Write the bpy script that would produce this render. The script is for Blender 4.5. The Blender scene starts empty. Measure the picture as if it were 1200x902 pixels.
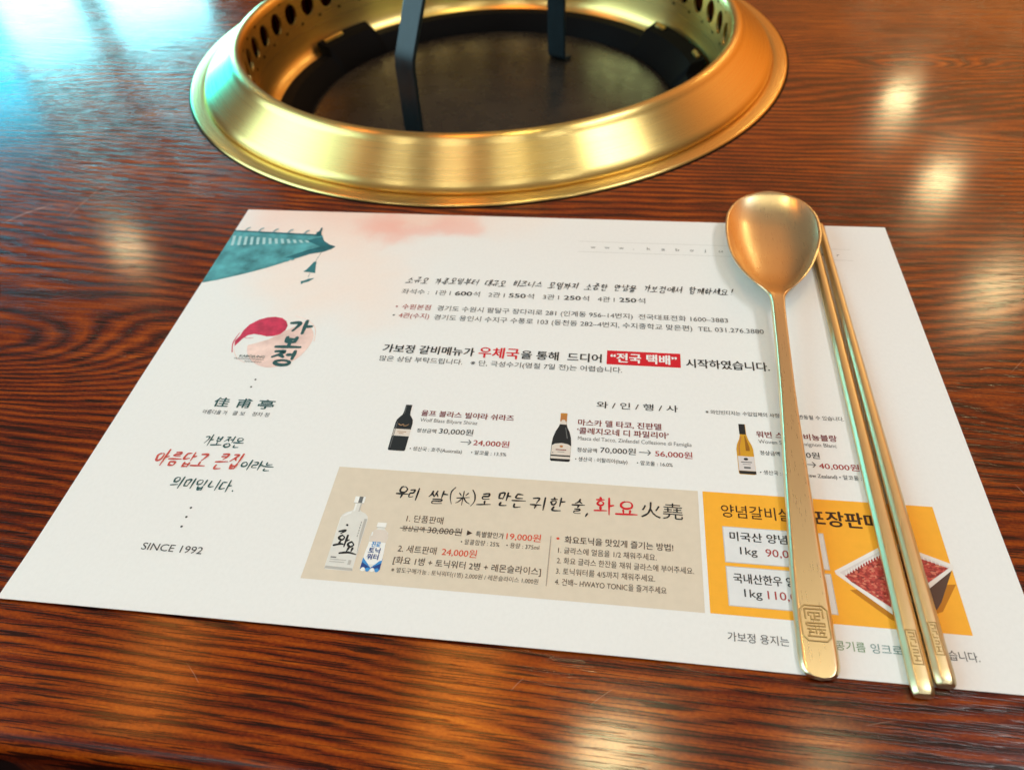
import bpy, bmesh, math, random
from mathutils import Vector
random.seed(7)
C = bpy.context.scene.collection
SC = bpy.context.scene
MM = 0.001

# ------------------------------------------------------------------ camera
cam_d = bpy.data.cameras.new('camera')
cam = bpy.data.objects.new('camera', cam_d)
C.objects.link(cam)
cam.location = (0.17597, -0.09546, 0.20257)
cam.rotation_euler = (0.776524, 0.045603, 0.119499)
cam_d.sensor_width = 36.0
cam_d.lens = 27.03
cam_d.clip_start = 0.005
cam_d.clip_end = 100.0
cam_d.dof.use_dof = True
cam_d.dof.focus_distance = 0.250
cam_d.dof.aperture_fstop = 15.0
SC.camera = cam
SC.view_settings.view_transform = 'Standard'
SC.view_settings.look = 'None'
SC.view_settings.exposure = 0.0
SC.view_settings.gamma = 1.0
SC.cycles.use_denoising = True
SC.cycles.max_bounces = 8
SC.cycles.sample_clamp_indirect = 6.0

# ------------------------------------------------------------------ world: a dim warm dining room
W = bpy.data.worlds.new('World')
SC.world = W
W.use_nodes = True
wn, wl = W.node_tree.nodes, W.node_tree.links
bg = wn['Background']
tc = wn.new('ShaderNodeTexCoord')
sep = wn.new('ShaderNodeSeparateXYZ')
wl.new(tc.outputs['Generated'], sep.inputs[0])
rz = wn.new('ShaderNodeValToRGB')
wl.new(sep.outputs['Z'], rz.inputs[0])
e = rz.color_ramp.elements
e[0].position = 0.0; e[0].color = (0.05, 0.022, 0.012, 1)
e[1].position = 1.0; e[1].color = (0.15, 0.14, 0.13, 1)
for pos, col in ((0.12, (0.13, 0.05, 0.018, 1)), (0.40, (0.23, 0.165, 0.11, 1)), (0.6, (0.22, 0.18, 0.14, 1))):
    k = e.new(pos); k.color = col
dot = wn.new('ShaderNodeVectorMath'); dot.operation = 'DOT_PRODUCT'
wl.new(tc.outputs['Generated'], dot.inputs[0])
dot.inputs[1].default_value = (0.60, 0.74, 0.30)
rd = wn.new('ShaderNodeValToRGB')
wl.new(dot.outputs['Value'], rd.inputs[0])
e = rd.color_ramp.elements
e[0].position = 0.74; e[0].color = (0.0, 0.0, 0.0, 1)
e[1].position = 1.0; e[1].color = (0.85, 0.26, 0.012, 1)
addn = wn.new('ShaderNodeMix'); addn.data_type = 'RGBA'; addn.blend_type = 'ADD'
addn.inputs[0].default_value = 1.0
wl.new(rz.outputs[0], addn.inputs[6]); wl.new(rd.outputs[0], addn.inputs[7])
wl.new(addn.outputs[2], bg.inputs[0])
bg.inputs[1].default_value = 1.0


# ------------------------------------------------------------------ lamps of the room
def area_lamp(name, loc, target, sx, sy, radiance, color, shape='RECTANGLE'):
    d = bpy.data.lights.new(name, 'AREA')
    d.shape = shape
    d.size = sx
    if shape in ('RECTANGLE', 'ELLIPSE'):
        d.size_y = sy
    a = sx * sy if shape == 'RECTANGLE' else math.pi * sx * sx / 4
    d.energy = radiance * math.pi * a
    d.color = color
    o = bpy.data.objects.new(name, d)
    C.objects.link(o)
    o.location = loc
    o.rotation_euler = (Vector(target) - Vector(loc)).to_track_quat('-Z', 'Y').to_euler()
    return o


WARM = (0.92, 0.97, 0.97)
for (lx, ly, ra) in ((1.467, 3.511, 24), (1.467, 2.804, 24), (1.467, 2.102, 30)):
    area_lamp('ceiling_lamp', (lx, ly, 1.5), (lx * 0.6, ly * 0.6, 0), 0.14, 0.14, ra, (1.0, 0.82, 0.42), 'DISK')
for (lx, ly, ra) in ((1.75, 0.60, 20), (1.62, 0.02, 16)):     # the two bright lamps over the right end of the table
    area_lamp('ceiling_lamp', (lx, ly, 2.6), (lx * 0.3, ly * 0.5, 0), 0.54, 0.54, ra, WARM, 'DISK')
area_lamp('ceiling_lamp', (-1.695, 2.195, 1.5), (-0.8, 1.0, 0), 0.13, 0.13, 14, (1.0, 0.80, 0.45), 'DISK')
area_lamp('ceiling_lamp', (0.244, 0.484, 1.5), (0.2, 0.3, 0), 0.13, 0.13, 50, (1.0, 0.82, 0.42), 'DISK')
area_lamp('ceiling_lamp', (0.68, 0.53, 1.5), (0.5, 0.4, 0), 0.11, 0.11, 16, (1.0, 0.82, 0.42), 'DISK')
for lx in (-0.75, -0.15, 0.45, 1.05):                       # the row of lamps over the seat behind the viewer
    area_lamp('ceiling_lamp', (lx, -0.75, 1.5), (lx * 0.5, 0, 0), 0.30, 0.09, 20, WARM)
# two long orange ceiling strips
area_lamp('ceiling_strip', (-0.815, 0.55, 1.5), (-0.815, 0.55, 0), 0.17, 0.55, 5.5, (1.0, 0.33, 0.05))
area_lamp('ceiling_strip', (-0.108, 0.55, 1.5), (-0.108, 0.55, 0), 0.17, 0.50, 8.0, (1.0, 0.34, 0.05))
# tall window with two panes, far left behind the grill
area_lamp('window_pane', (-2.088, 2.809, 0.51), (-1.488, 2.009, 0.51), 0.27, 0.95, 17.0, (0.26, 0.88, 1.0))
area_lamp('window_pane', (-1.740, 3.070, 0.51), (-1.140, 2.270, 0.51), 0.38, 0.97, 17.0, (0.28, 0.88, 1.0))
area_lamp('blue_window', (-2.440, 2.545, 0.60), (-1.840, 1.745, 0.60), 0.55, 1.24, 7.5, (0.0, 0.70, 1.0))
area_lamp('side_window', (-2.7, -0.25, 1.35), (0.1, 0.1, 0.0), 2.6, 2.0, 4.4, (0.52, 0.88, 1.0))


# ------------------------------------------------------------------ node helpers
def new_mat(name):
    m = bpy.data.materials.new(name)
    m.use_nodes = True
    return m, m.node_tree.nodes, m.node_tree.links, m.node_tree.nodes['Principled BSDF']


def plain(name, col, rough=0.5, spec=0.4, metal=0.0):
    m, n, l, b = new_mat(name)
    b.inputs['Base Color'].default_value = (*col, 1)
    b.inputs['Roughness'].default_value = rough
    b.inputs['Metallic'].default_value = metal
    b.inputs['Specular IOR Level'].default_value = spec
    return m


def N(n, t, **kw):
    x = n.new(t)
    for k, v in kw.items():
        setattr(x, k, v)
    return x


def math_node(n, l, op, a, b=None):
    x = N(n, 'ShaderNodeMath', operation=op)
    for i, v in enumerate((a, b)):
        if v is None:
            continue
        if isinstance(v, (int, float)):
            x.inputs[i].default_value = v
        else:
            l.new(v, x.inputs[i])
    return x.outputs[0]


def ramp(n, l, src, stops, interp='LINEAR'):
    r = N(n, 'ShaderNodeValToRGB')
    r.color_ramp.interpolation = interp
    el = r.color_ramp.elements
    while len(el) < len(stops):
        el.new(0.5)
    for x, (p, c) in zip(el, stops):
        x.position = p
        x.color = (*c, 1) if len(c) == 3 else c
    l.new(src, r.inputs[0])
    return r.outputs[0]


def noise(n, l, vec, scale, detail=3, rough=0.5, dist=0.0):
    t = N(n, 'ShaderNodeTexNoise')
    t.inputs['Scale'].default_value = scale
    t.inputs['Detail'].default_value = detail
    t.inputs['Roughness'].default_value = rough
    t.inputs['Distortion'].default_value = dist
    l.new(vec, t.inputs['Vector'])
    return t.outputs['Fac']


def mapping(n, l, vec, scale=(1, 1, 1), loc=(0, 0, 0), rot=(0, 0, 0)):
    m = N(n, 'ShaderNodeMapping')
    m.inputs['Scale'].default_value = scale
    m.inputs['Location'].default_value = loc
    m.inputs['Rotation'].default_value = rot
    l.new(vec, m.inputs['Vector'])
    return m.outputs[0]


# ------------------------------------------------------------------ wood
# scratches in the table top: ends (mm), half width (mm), strength
SCRATCHES = ((305.9, 75.9, 309.0, 68.7, .13, .9), (333.4, 143.7, 318.8, 126.2, .12, .55), (-126, 191, -110, 209, 1.2, .5), (156.3, -8.8, 159.5, -4.7, .10, .7), (65.6, -11.6, 71.9, -17.0, .10, .55), (176.9, -10.5, 183.5, -4.7, .10, .5), (-95.4, 194.2, -90, 236, .8, .28), (246.3, -6.8, 254.8, -4.4, .10, .5), (-62, 150, -48, 171, .14, .4))


def wood_material():
    m, n, l, b = new_mat('stained_oak')
    co = N(n, 'ShaderNodeTexCoord').outputs['Object']
    co = mapping(n, l, co, rot=(0, 0, 0.02))
    xyz = N(n, 'ShaderNodeSeparateXYZ'); l.new(co, xyz.inputs[0])
    # growth rings: level sets of y + slow distortion -> straight grain with a few cathedral loops
    big = noise(n, l, mapping(n, l, co, (1.8, 5.5, 1), (3.1, 0.35, 0)), 1.0, 2, 0.4)
    fine = noise(n, l, mapping(n, l, co, (22, 70, 1)), 1.0, 2, 0.5)
    g = math_node(n, l, 'ADD', math_node(n, l, 'MULTIPLY', xyz.outputs['Y'], 9.0), math_node(n, l, 'MULTIPLY', big, 1.2))
    g = math_node(n, l, 'ADD', g, math_node(n, l, 'MULTIPLY', fine, 0.05))
    for (cx, cy, rx, ry, amp) in ((-85, 104, 80, 24, 0.40), (345, 388, 40, 11, 0.20), (395, 300, 60, 12, 0.15), (-300, 330, 120, 30, 0.5), (520, 120, 120, 25, 0.4), (330, 105, 35, 8, 0.12)):
        ln = N(n, 'ShaderNodeVectorMath', operation='LENGTH')
        l.new(mapping(n, l, co, (1000 / rx, 1000 / ry, 0), (-cx / rx, -cy / ry, 0)), ln.inputs[0])
        q2 = math_node(n, l, 'POWER', ln.outputs['Value'], 2.0)
        g = math_node(n, l, 'ADD', g, math_node(n, l, 'MULTIPLY', math_node(n, l, 'POWER', 2.718, math_node(n, l, 'MULTIPLY', q2, -1.0)), amp))
    ring = math_node(n, l, 'FRACT', math_node(n, l, 'MULTIPLY', g, 24.0))
    ringc = ramp(n, l, ring, [(0.0, (0.1,) * 3), (0.45, (1,) * 3), (0.75, (0.65,) * 3), (1.0, (0.1,) * 3)])
    # pores: short dark dashes along x
    pw = noise(n, l, mapping(n, l, co, (25, 90, 1)), 1.0, 2, 0.5)
    pv = N(n, 'ShaderNodeVectorMath', operation='ADD'); l.new(mapping(n, l, co, (48, 2300, 1)), pv.inputs[0])
    cv = N(n, 'ShaderNodeCombineXYZ'); l.new(math_node(n, l, 'MULTIPLY', pw, 3.0), cv.inputs[1]); l.new(cv.outputs[0], pv.inputs[1])
    pn = noise(n, l, pv.outputs[0], 1.0, 1, 0.4)
    pore_amt = math_node(n, l, 'ADD', pn, math_node(n, l, 'MULTIPLY', math_node(n, l, 'SUBTRACT', 0.55, ringc), 0.16))
    pore = ramp(n, l, pore_amt, [(0.545, (0,) * 3), (0.590, (1,) * 3)])
    cloud = noise(n, l, mapping(n, l, co, (9, 16, 1)), 1.0, 4, 0.6)
    streak = noise(n, l, mapping(n, l, co, (16, 300, 1)), 1.0, 3, 0.6)
    tone = math_node(n, l, 'ADD', math_node(n, l, 'MULTIPLY', ringc, 0.30), math_node(n, l, 'MULTIPLY', cloud, 0.62))
    tone = math_node(n, l, 'ADD', tone, math_node(n, l, 'MULTIPLY', math_node(n, l, 'SUBTRACT', streak, 0.5), 0.60))
    speck = noise(n, l, mapping(n, l, co, (700, 1500, 1)), 1.0, 3, 0.7)
    tone = math_node(n, l, 'ADD', tone, math_node(n, l, 'MULTIPLY', math_node(n, l, 'SUBTRACT', speck, 0.5), 0.42))
    col = ramp(n, l, tone, [(0.24, (0.026, 0.0030, 0.0010)), (0.44, (0.120, 0.0125, 0.0020)), (0.66, (0.31, 0.053, 0.003)), (0.92, (0.53, 0.140, 0.006))])
    mx = N(n, 'ShaderNodeMix', data_type='RGBA')
    l.new(math_node(n, l, 'MULTIPLY', pore, 0.88), mx.inputs[0]); l.new(col, mx.inputs[6]); mx.inputs[7].default_value = (0.010, 0.0025, 0.002, 1)
    last = mx.outputs[2]
    for (ax, ay, bx, by, w, st) in SCRATCHES:               # a few old scratches in the lacquer
        L_ = math.hypot(bx - ax, by - ay)
        ux, uy = (bx - ax) / L_, (by - ay) / L_
        sb = N(n, 'ShaderNodeVectorMath', operation='SUBTRACT'); l.new(co, sb.inputs[0]); sb.inputs[1].default_value = ((ax + bx) / 2000, (ay + by) / 2000, 0)
        du = N(n, 'ShaderNodeVectorMath', operation='DOT_PRODUCT'); l.new(sb.outputs[0], du.inputs[0]); du.inputs[1].default_value = (ux * 2000 / L_, uy * 2000 / L_, 0)
        dv = N(n, 'ShaderNodeVectorMath', operation='DOT_PRODUCT'); l.new(sb.outputs[0], dv.inputs[0]); dv.inputs[1].default_value = (-uy * 1000 / w, ux * 1000 / w, 0)
        bend = math_node(n, l, 'ADD', dv.outputs['Value'], math_node(n, l, 'MULTIPLY', math_node(n, l, 'POWER', math_node(n, l, 'ABSOLUTE', du.outputs['Value']), 2.0), 1.6))
        fu = ramp(n, l, math_node(n, l, 'ABSOLUTE', du.outputs['Value']), [(0.6, (1,) * 3), (1.0, (0,) * 3)])
        fv = ramp(n, l, math_node(n, l, 'ABSOLUTE', bend), [(0.3, (1,) * 3), (1.0, (0,) * 3)])
        sm = N(n, 'ShaderNodeMix', data_type='RGBA')
        l.new(math_node(n, l, 'MULTIPLY', math_node(n, l, 'MULTIPLY', fu, fv), math_node(n, l, 'MULTIPLY', ramp(n, l, streak, [(0.35, (0.2,) * 3), (0.6, (1,) * 3)]), st)), sm.inputs[0])
        l.new(last, sm.inputs[6]); sm.inputs[7].default_value = (0.52, 0.30, 0.22, 1)
        last = sm.outputs[2]
    l.new(last, b.inputs['Base Color'])
    b.inputs['Roughness'].default_value = 0.45
    b.inputs['Specular IOR Level'].default_value = 0.0
    b.inputs['Coat Weight'].default_value = 1.0
    b.inputs['Coat IOR'].default_value = 1.5
    worn = noise(n, l, mapping(n, l, co, (7, 9, 1)), 1.0, 4, 0.65)
    rub = ramp(n, l, math_node(n, l, 'MULTIPLY', xyz.outputs['Y'], -10.0), [(0.33, (0,) * 3), (0.37, (1,) * 3)])     # lacquer rubbed dull along the front edge
    l.new(math_node(n, l, 'ADD', ramp(n, l, worn, [(0.35, (0.10,) * 3), (0.65, (0.16,) * 3)]), math_node(n, l, 'MULTIPLY', rub, 0.18)), b.inputs['Coat Roughness'])
    l.new(math_node(n, l, 'SUBTRACT', 1.0, math_node(n, l, 'MULTIPLY', rub, 0.75)), b.inputs['Coat Weight'])
    # lacquer relief: pores and a slow orange peel
    peel = noise(n, l, mapping(n, l, co, (160, 900, 1)), 1.0, 2, 0.5)
    hgt = math_node(n, l, 'SUBTRACT', math_node(n, l, 'MULTIPLY', peel, 0.07), math_node(n, l, 'MULTIPLY', pore, 1.1))
    bp = N(n, 'ShaderNodeBump'); bp.inputs['Strength'].default_value = 0.12; bp.inputs['Distance'].default_value = 0.00012
    l.new(hgt, bp.inputs['Height'])
    l.new(bp.outputs[0], b.inputs['Normal']); l.new(bp.outputs[0], b.inputs['Coat Normal'])
    return m


def brass(name, col, rough, aniso=0.0, radial=False, brush=(1, 1, 1), amp=0.06, relief=0.06):
    m, n, l, b = new_mat(name)
    co = N(n, 'ShaderNodeTexCoord').outputs['Object']
    b.inputs['Metallic'].default_value = 1.0
    if radial:                                  # concentric brushing: vary with distance from the axis and height only
        q = N(n, 'ShaderNodeSeparateXYZ'); l.new(co, q.inputs[0])
        flat = N(n, 'ShaderNodeCombineXYZ'); l.new(q.outputs['X'], flat.inputs[0]); l.new(q.outputs['Y'], flat.inputs[1])
        ln = N(n, 'ShaderNodeVectorMath', operation='LENGTH'); l.new(flat.outputs[0], ln.inputs[0])
        cc = N(n, 'ShaderNodeCombineXYZ'); l.new(ln.outputs['Value'], cc.inputs[0]); l.new(q.outputs['Z'], cc.inputs[1])
        f = noise(n, l, mapping(n, l, cc.outputs[0], (2600, 2600, 1)), 1.0, 3, 0.6)
    else:
        f = noise(n, l, mapping(n, l, co, brush), 1.0, 3, 0.6)
    s = noise(n, l, co, 60.0, 4, 0.6)
    c2 = tuple(min(1, x * 1.01) for x in col)
    c1 = tuple(x * 0.985 for x in col)
    l.new(ramp(n, l, math_node(n, l, 'ADD', math_node(n, l, 'MULTIPLY', f, 0.5), math_node(n, l, 'MULTIPLY', s, 0.5)), [(0.35, c1), (0.65, c2)]), b.inputs['Base Color'])
    l.new(ramp(n, l, f, [(0.3, (rough - amp,) * 3), (0.7, (rough + amp,) * 3)]), b.inputs['Roughness'])
    b.inputs['Anisotropic'].default_value = aniso
    if radial:
        b.inputs['Anisotropic Rotation'].default_value = 0.25
        t = N(n, 'ShaderNodeTangent', direction_type='RADIAL', axis='Z')
        l.new(t.outputs[0], b.inputs['Tangent'])
    bp = N(n, 'ShaderNodeBump'); bp.inputs['Strength'].default_value = relief; bp.inputs['Distance'].default_value = 0.00003
    l.new(f, bp.inputs['Height'])
    if relief > 0:
        l.new(bp.outputs[0], b.inputs['Normal'])
    return m


M = {}
M['wood'] = wood_material()
M['grill_brass'] = brass('brushed_brass', (0.84, 0.60, 0.21), 0.29, 0.85, True, (25, 25, 4500), 0.03)
M['spoon_brass'] = brass('satin_brass', (0.78, 0.64, 0.40), 0.28, 0.0, False, (2600, 120, 300), 0.008, 0)
M['stick_brass'] = brass('satin_brass_stick', (0.69, 0.57, 0.33), 0.33, 0.0, False, (2600, 120, 300), 0.025, 0)
M['seal_brass'] = brass('darker_brass', (0.52, 0.39, 0.20), 0.34, 0.0, False, (5200, 260, 300), 0.02, 0.004)  # darker than the cutlery brass so the stamped lines stand out
M['iron'] = plain('dark_iron', (0.0025, 0.0022, 0.0024), 0.6, 0.06)


def plate_material():
    m, n, l, b = new_mat('scorched_plate')
    co = N(n, 'ShaderNodeTexCoord').outputs['Object']
    f = noise(n, l, mapping(n, l, co, (14, 14, 14)), 1.0, 5, 0.65)
    g = noise(n, l, mapping(n, l, co, (55, 55, 55)), 1.0, 4, 0.6)
    t = math_node(n, l, 'ADD', math_node(n, l, 'MULTIPLY', f, 0.7), math_node(n, l, 'MULTIPLY', g, 0.3))
    l.new(ramp(n, l, t, [(0.3, (0.020, 0.015, 0.011)), (0.55, (0.038, 0.029, 0.021)), (0.75, (0.058, 0.044, 0.032))]), b.inputs['Base Color'])
    l.new(ramp(n, l, g, [(0.3, (0.20,) * 3), (0.7, (0.36,) * 3)]), b.inputs['Roughness'])
    b.inputs['Metallic'].default_value = 0.35
    return m


M['plate'] = plate_material()


def strap_material():
    m, n, l, b = new_mat('black_strap_steel')
    co = N(n, 'ShaderNodeTexCoord').outputs['Object']
    f = noise(n, l, mapping(n, l, co, (80, 80, 30)), 1.0, 4, 0.6)
    l.new(ramp(n, l, f, [(0.3, (0.005, 0.011, 0.015)), (0.7, (0.012, 0.026, 0.034))]), b.inputs['Base Color'])  # blue tint imitates the window's reflection, put into the black steel's colour
    b.inputs['Roughness'].default_value = 0.30
    b.inputs['Specular IOR Level'].default_value = 0.35
    return m


M['strap'] = strap_material()
M['floor'] = plain('dark_floor', (0.02, 0.014, 0.012), 0.6)


def paper_material():
    m, n, l, b = new_mat('printed_paper')
    co = N(n, 'ShaderNodeTexCoord').outputs['Object']
    warp = N(n, 'ShaderNodeTexNoise'); warp.inputs['Scale'].default_value = 28; warp.inputs['Detail'].default_value = 5
    l.new(co, warp.inputs['Vector'])
    off = N(n, 'ShaderNodeVectorMath', operation='SUBTRACT'); l.new(warp.outputs['Color'], off.inputs[0]); off.inputs[1].default_value = (0.5, 0.5, 0.5)
    sc = N(n, 'ShaderNodeVectorMath', operation='SCALE'); l.new(off.outputs[0], sc.inputs[0]); sc.inputs['Scale'].default_value = 0.045
    wc = N(n, 'ShaderNodeVectorMath', operation='ADD'); l.new(co, wc.inputs[0]); l.new(sc.outputs[0], wc.inputs[1])
    blot = noise(n, l, mapping(n, l, co, (30, 45, 1)), 1.0, 5, 0.6)
    prev = None
    # watercolour washes printed in the top left corner: centre, radii, tint, strength (mm)
    for (cx, cy, rx, ry, tint, st) in ((58, 214, 78, 32, (0.89, 0.64, 0.55), 1.0), (30, 196, 52, 34, (0.90, 0.66, 0.58), 0.85), (74, 201, 24, 13, (0.88, 0.42, 0.35), 0.72),
                                       (101, 203, 18, 14, (0.88, 0.44, 0.37), 0.66), (55, 165, 56, 48, (0.92, 0.75, 0.66), 0.70), (125, 208, 40, 22, (0.90, 0.74, 0.65), 0.32)):
        mp = mapping(n, l, wc.outputs[0], (1000 / rx, 1000 / ry, 0), (-cx / rx, -cy / ry, 0))
        ln = N(n, 'ShaderNodeVectorMath', operation='LENGTH'); l.new(mp, ln.inputs[0])
        fac = ramp(n, l, ln.outputs['Value'], [(0.25, (1,) * 3), (1.0, (0,) * 3)], 'EASE')
        fac = math_node(n, l, 'MULTIPLY', fac, math_node(n, l, 'MULTIPLY', math_node(n, l, 'ADD', blot, 0.45), st))
        mx = N(n, 'ShaderNodeMix', data_type='RGBA')
        l.new(fac, mx.inputs[0])
        if prev is None:
            mx.inputs[6].default_value = (0.83, 0.83, 0.82, 1)
        else:
            l.new(prev, mx.inputs[6])
        mx.inputs[7].default_value = (*tint, 1)
        prev = mx.outputs[2]
    fib = noise(n, l, mapping(n, l, co, (900, 600, 1)), 1.0, 3, 0.6)
    fm = N(n, 'ShaderNodeMix', data_type='RGBA', blend_type='MULTIPLY'); fm.inputs[0].default_value = 1.0
    l.new(prev, fm.inputs[6]); l.new(ramp(n, l, fib, [(0.3, (0.965,) * 3), (0.7, (1.0,) * 3)]), fm.inputs[7])
    l.new(fm.outputs[2], b.inputs['Base Color'])
    b.inputs['Roughness'].default_value = 0.55
    b.inputs['Specular IOR Level'].default_value = 0.25
    bp = N(n, 'ShaderNodeBump'); bp.inputs['Strength'].default_value = 0.25; bp.inputs['Distance'].default_value = 0.00006
    slow = noise(n, l, mapping(n, l, co, (90, 60, 1)), 1.0, 3, 0.6)
    l.new(math_node(n, l, 'ADD', fib, slow), bp.inputs['Height']); l.new(bp.outputs[0], b.inputs['Normal'])
    return m


M['paper'] = paper_material()


def ink(name, col, vary=0.12, scale=260, rough=0.55):
    m, n, l, b = new_mat('ink_' + name)
    co = N(n, 'ShaderNodeTexCoord').outputs['Object']
    f = noise(n, l, mapping(n, l, co, (scale, scale, 1)), 1.0, 4, 0.6)
    c1 = tuple(x * (1 - vary) for x in col)
    c2 = tuple(min(1, x * (1 + vary)) for x in col)
    l.new(ramp(n, l, f, [(0.3, c1), (0.7, c2)]), b.inputs['Base Color'])
    b.inputs['Roughness'].default_value = rough
    b.inputs['Specular IOR Level'].default_value = 0.25
    return m


INKS = dict(black=(0.018, 0.019, 0.020), soft=(0.055, 0.056, 0.058), grey=(0.17, 0.17, 0.17), red=(0.36, 0.035, 0.035), bright_red=(0.62, 0.012, 0.025),
            maroon=(0.20, 0.022, 0.025), brown=(0.055, 0.036, 0.028), orange_red=(0.68, 0.075, 0.035), dark_brown=(0.045, 0.018, 0.008), teal=(0.025, 0.085, 0.085),
            green=(0.13, 0.26, 0.10), leaf=(0.10, 0.30, 0.10), blue_green=(0.09, 0.22, 0.22), white=(0.85, 0.85, 0.84), beige=(0.70, 0.61, 0.49), amber_panel=(0.92, 0.43, 0.035),
            box_grey=(0.74, 0.75, 0.76), line=(0.55, 0.55, 0.53), divider=(0.36, 0.30, 0.25), crimson=(0.55, 0.025, 0.075), blush=(0.86, 0.60, 0.54), hand_red=(0.55, 0.075, 0.055),
            bottle_black=(0.016, 0.019, 0.022), cream=(0.70, 0.62, 0.55), foil=(0.48, 0.19, 0.05), amber=(0.62, 0.31, 0.02), amber_dark=(0.30, 0.12, 0.01), lavender=(0.68, 0.63, 0.62),
            frost=(0.72, 0.71, 0.67), frost_dark=(0.48, 0.46, 0.43), frost_light=(0.84, 0.84, 0.82), navy=(0.02, 0.06, 0.24), sky=(0.05, 0.27, 0.62), tray_white=(0.80, 0.77, 0.74),
            tray_side=(0.10, 0.055, 0.04), tray_shade=(0.50, 0.19, 0.012), bird=(0.42, 0.24, 0.12), roof=(0.075, 0.29, 0.32), roof_dark=(0.016, 0.115, 0.14), roof_light=(0.40, 0.60, 0.62),
            bell=(0.03, 0.16, 0.18), beast=(0.25, 0.36, 0.38), arrow=(0.14, 0.145, 0.145))
for k_, c_ in INKS.items():
    M[k_] = ink(k_, c_, 0.55 if k_ in ('roof', 'roof_dark') else (0.25 if k_ in ('crimson', 'blush') else 0.03), 95 if k_ in ('roof', 'roof_dark', 'blush') else 260)


def meat_material():
    m, n, l, b = new_mat('ink_meat')
    co = N(n, 'ShaderNodeTexCoord').outputs['Object']
    v = N(n, 'ShaderNodeTexVoronoi'); v.inputs['Scale'].default_value = 2000
    l.new(mapping(n, l, co, (0.6, 1.0, 0), rot=(0, 0, 0.7)), v.inputs['Vector'])
    sp = N(n, 'ShaderNodeSeparateColor'); l.new(v.outputs['Color'], sp.inputs[0])
    f = noise(n, l, mapping(n, l, co, (420, 420, 1)), 1.0, 4, 0.7)
    t = math_node(n, l, 'ADD', math_node(n, l, 'MULTIPLY', sp.outputs[0], 0.6), math_node(n, l, 'MULTIPLY', f, 0.45))
    l.new(ramp(n, l, t, [(0.15, (0.12, 0.010, 0.010)), (0.42, (0.38, 0.026, 0.020)), (0.68, (0.56, 0.07, 0.05)), (0.84, (0.66, 0.26, 0.16)), (0.95, (0.76, 0.56, 0.40))]), b.inputs['Base Color'])
    b.inputs['Roughness'].default_value = 0.55
    return m


M['meat'] = meat_material()


# ------------------------------------------------------------------ object helpers
def tag(o, label, cat, group=None, kind=None):
    if label: o['label'] = label
    if cat: o['category'] = cat
    if group: o['group'] = group
    if kind: o['kind'] = kind
    return o


def empty(name, loc):
    o = bpy.data.objects.new(name, None)
    C.objects.link(o)
    o.location = loc
    o.empty_display_size = 0.02
    return o


def mesh_obj(name, verts, faces, mats, parent=None, smooth=False, fmat=None):
    me = bpy.data.meshes.new(name)
    me.from_pydata(verts, [], faces)
    if not isinstance(mats, (list, tuple)):
        mats = [mats]
    for mt in mats:
        me.materials.append(mt)
    if fmat:
        for p, i in zip(me.polygons, fmat):
            p.material_index = i
    if smooth:
        for p in me.polygons:
            p.use_smooth = True
    me.update()
    o = bpy.data.objects.new(name, me)
    C.objects.link(o)
    if parent:
        o.parent = parent
    return o


def recalc(o):
    bm = bmesh.new(); bm.from_mesh(o.data)
    bmesh.ops.recalc_face_normals(bm, faces=bm.faces)
    bm.to_mesh(o.data); bm.free()
    return o


def autosmooth(o, deg=35):
    bm = bmesh.new(); bm.from_mesh(o.data)
    for f in bm.faces: f.smooth = True
    for ed in bm.edges:
        ed.smooth = not (len(ed.link_faces) == 2 and ed.calc_face_angle(0) > math.radians(deg))
    bm.to_mesh(o.data); bm.free()
    return o


def lathe(name, prof, mat, parent, seg=192, closed=False):
    """prof: (r, z) in mm about the parent's own axis"""
    v, f = [], []
    n = len(prof)
    for k in range(seg):
        a = 2 * math.pi * k / seg
        for r, z in prof:
            v.append((r * MM * math.cos(a), r * MM * math.sin(a), z * MM))
    for k in range(seg):
        k2 = (k + 1) % seg
        for i in range(n if closed else n - 1):
            j = (i + 1) % n
            f.append((k * n + i, k2 * n + i, k2 * n + j, k * n + j))
    return autosmooth(recalc(mesh_obj(name, v, f, mat, parent)), 40)


def tube_box(path, w, t, up):
    """strap of width w, thickness t along a path (mm); returns verts, faces"""
    v, f = [], []
    up = Vector(up).normalized()
    P = [Vector(p) for p in path]
    for i, p in enumerate(P):
        d = (P[min(i + 1, len(P) - 1)] - P[max(i - 1, 0)]).normalized()
        nrm = d.cross(up).normalized()
        for a, b in ((-1, -1), (1, -1), (1, 1), (-1, 1)):
            v.append(tuple((p + up * (a * w / 2) + nrm * (b * t / 2)) * MM))
    for i in range(len(P) - 1):
        for k in range(4):
            f.append((i * 4 + k, i * 4 + (k + 1) % 4, i * 4 + 4 + (k + 1) % 4, i * 4 + 4 + k))
    f.append((3, 2, 1, 0)); q = (len(P) - 1) * 4; f.append((q, q + 1, q + 2, q + 3))
    return v, f


# ------------------------------------------------------------------ floor and table
fl = mesh_obj('floor', [(-4, -4, -0.72), (4, -4, -0.72), (4, 4, -0.72), (-4, 4, -0.72)], [(0, 1, 2, 3)], M['floor'])
fl['kind'] = 'structure'

GX, GY = 90.1, 405.1           # grill centre, mm


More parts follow.
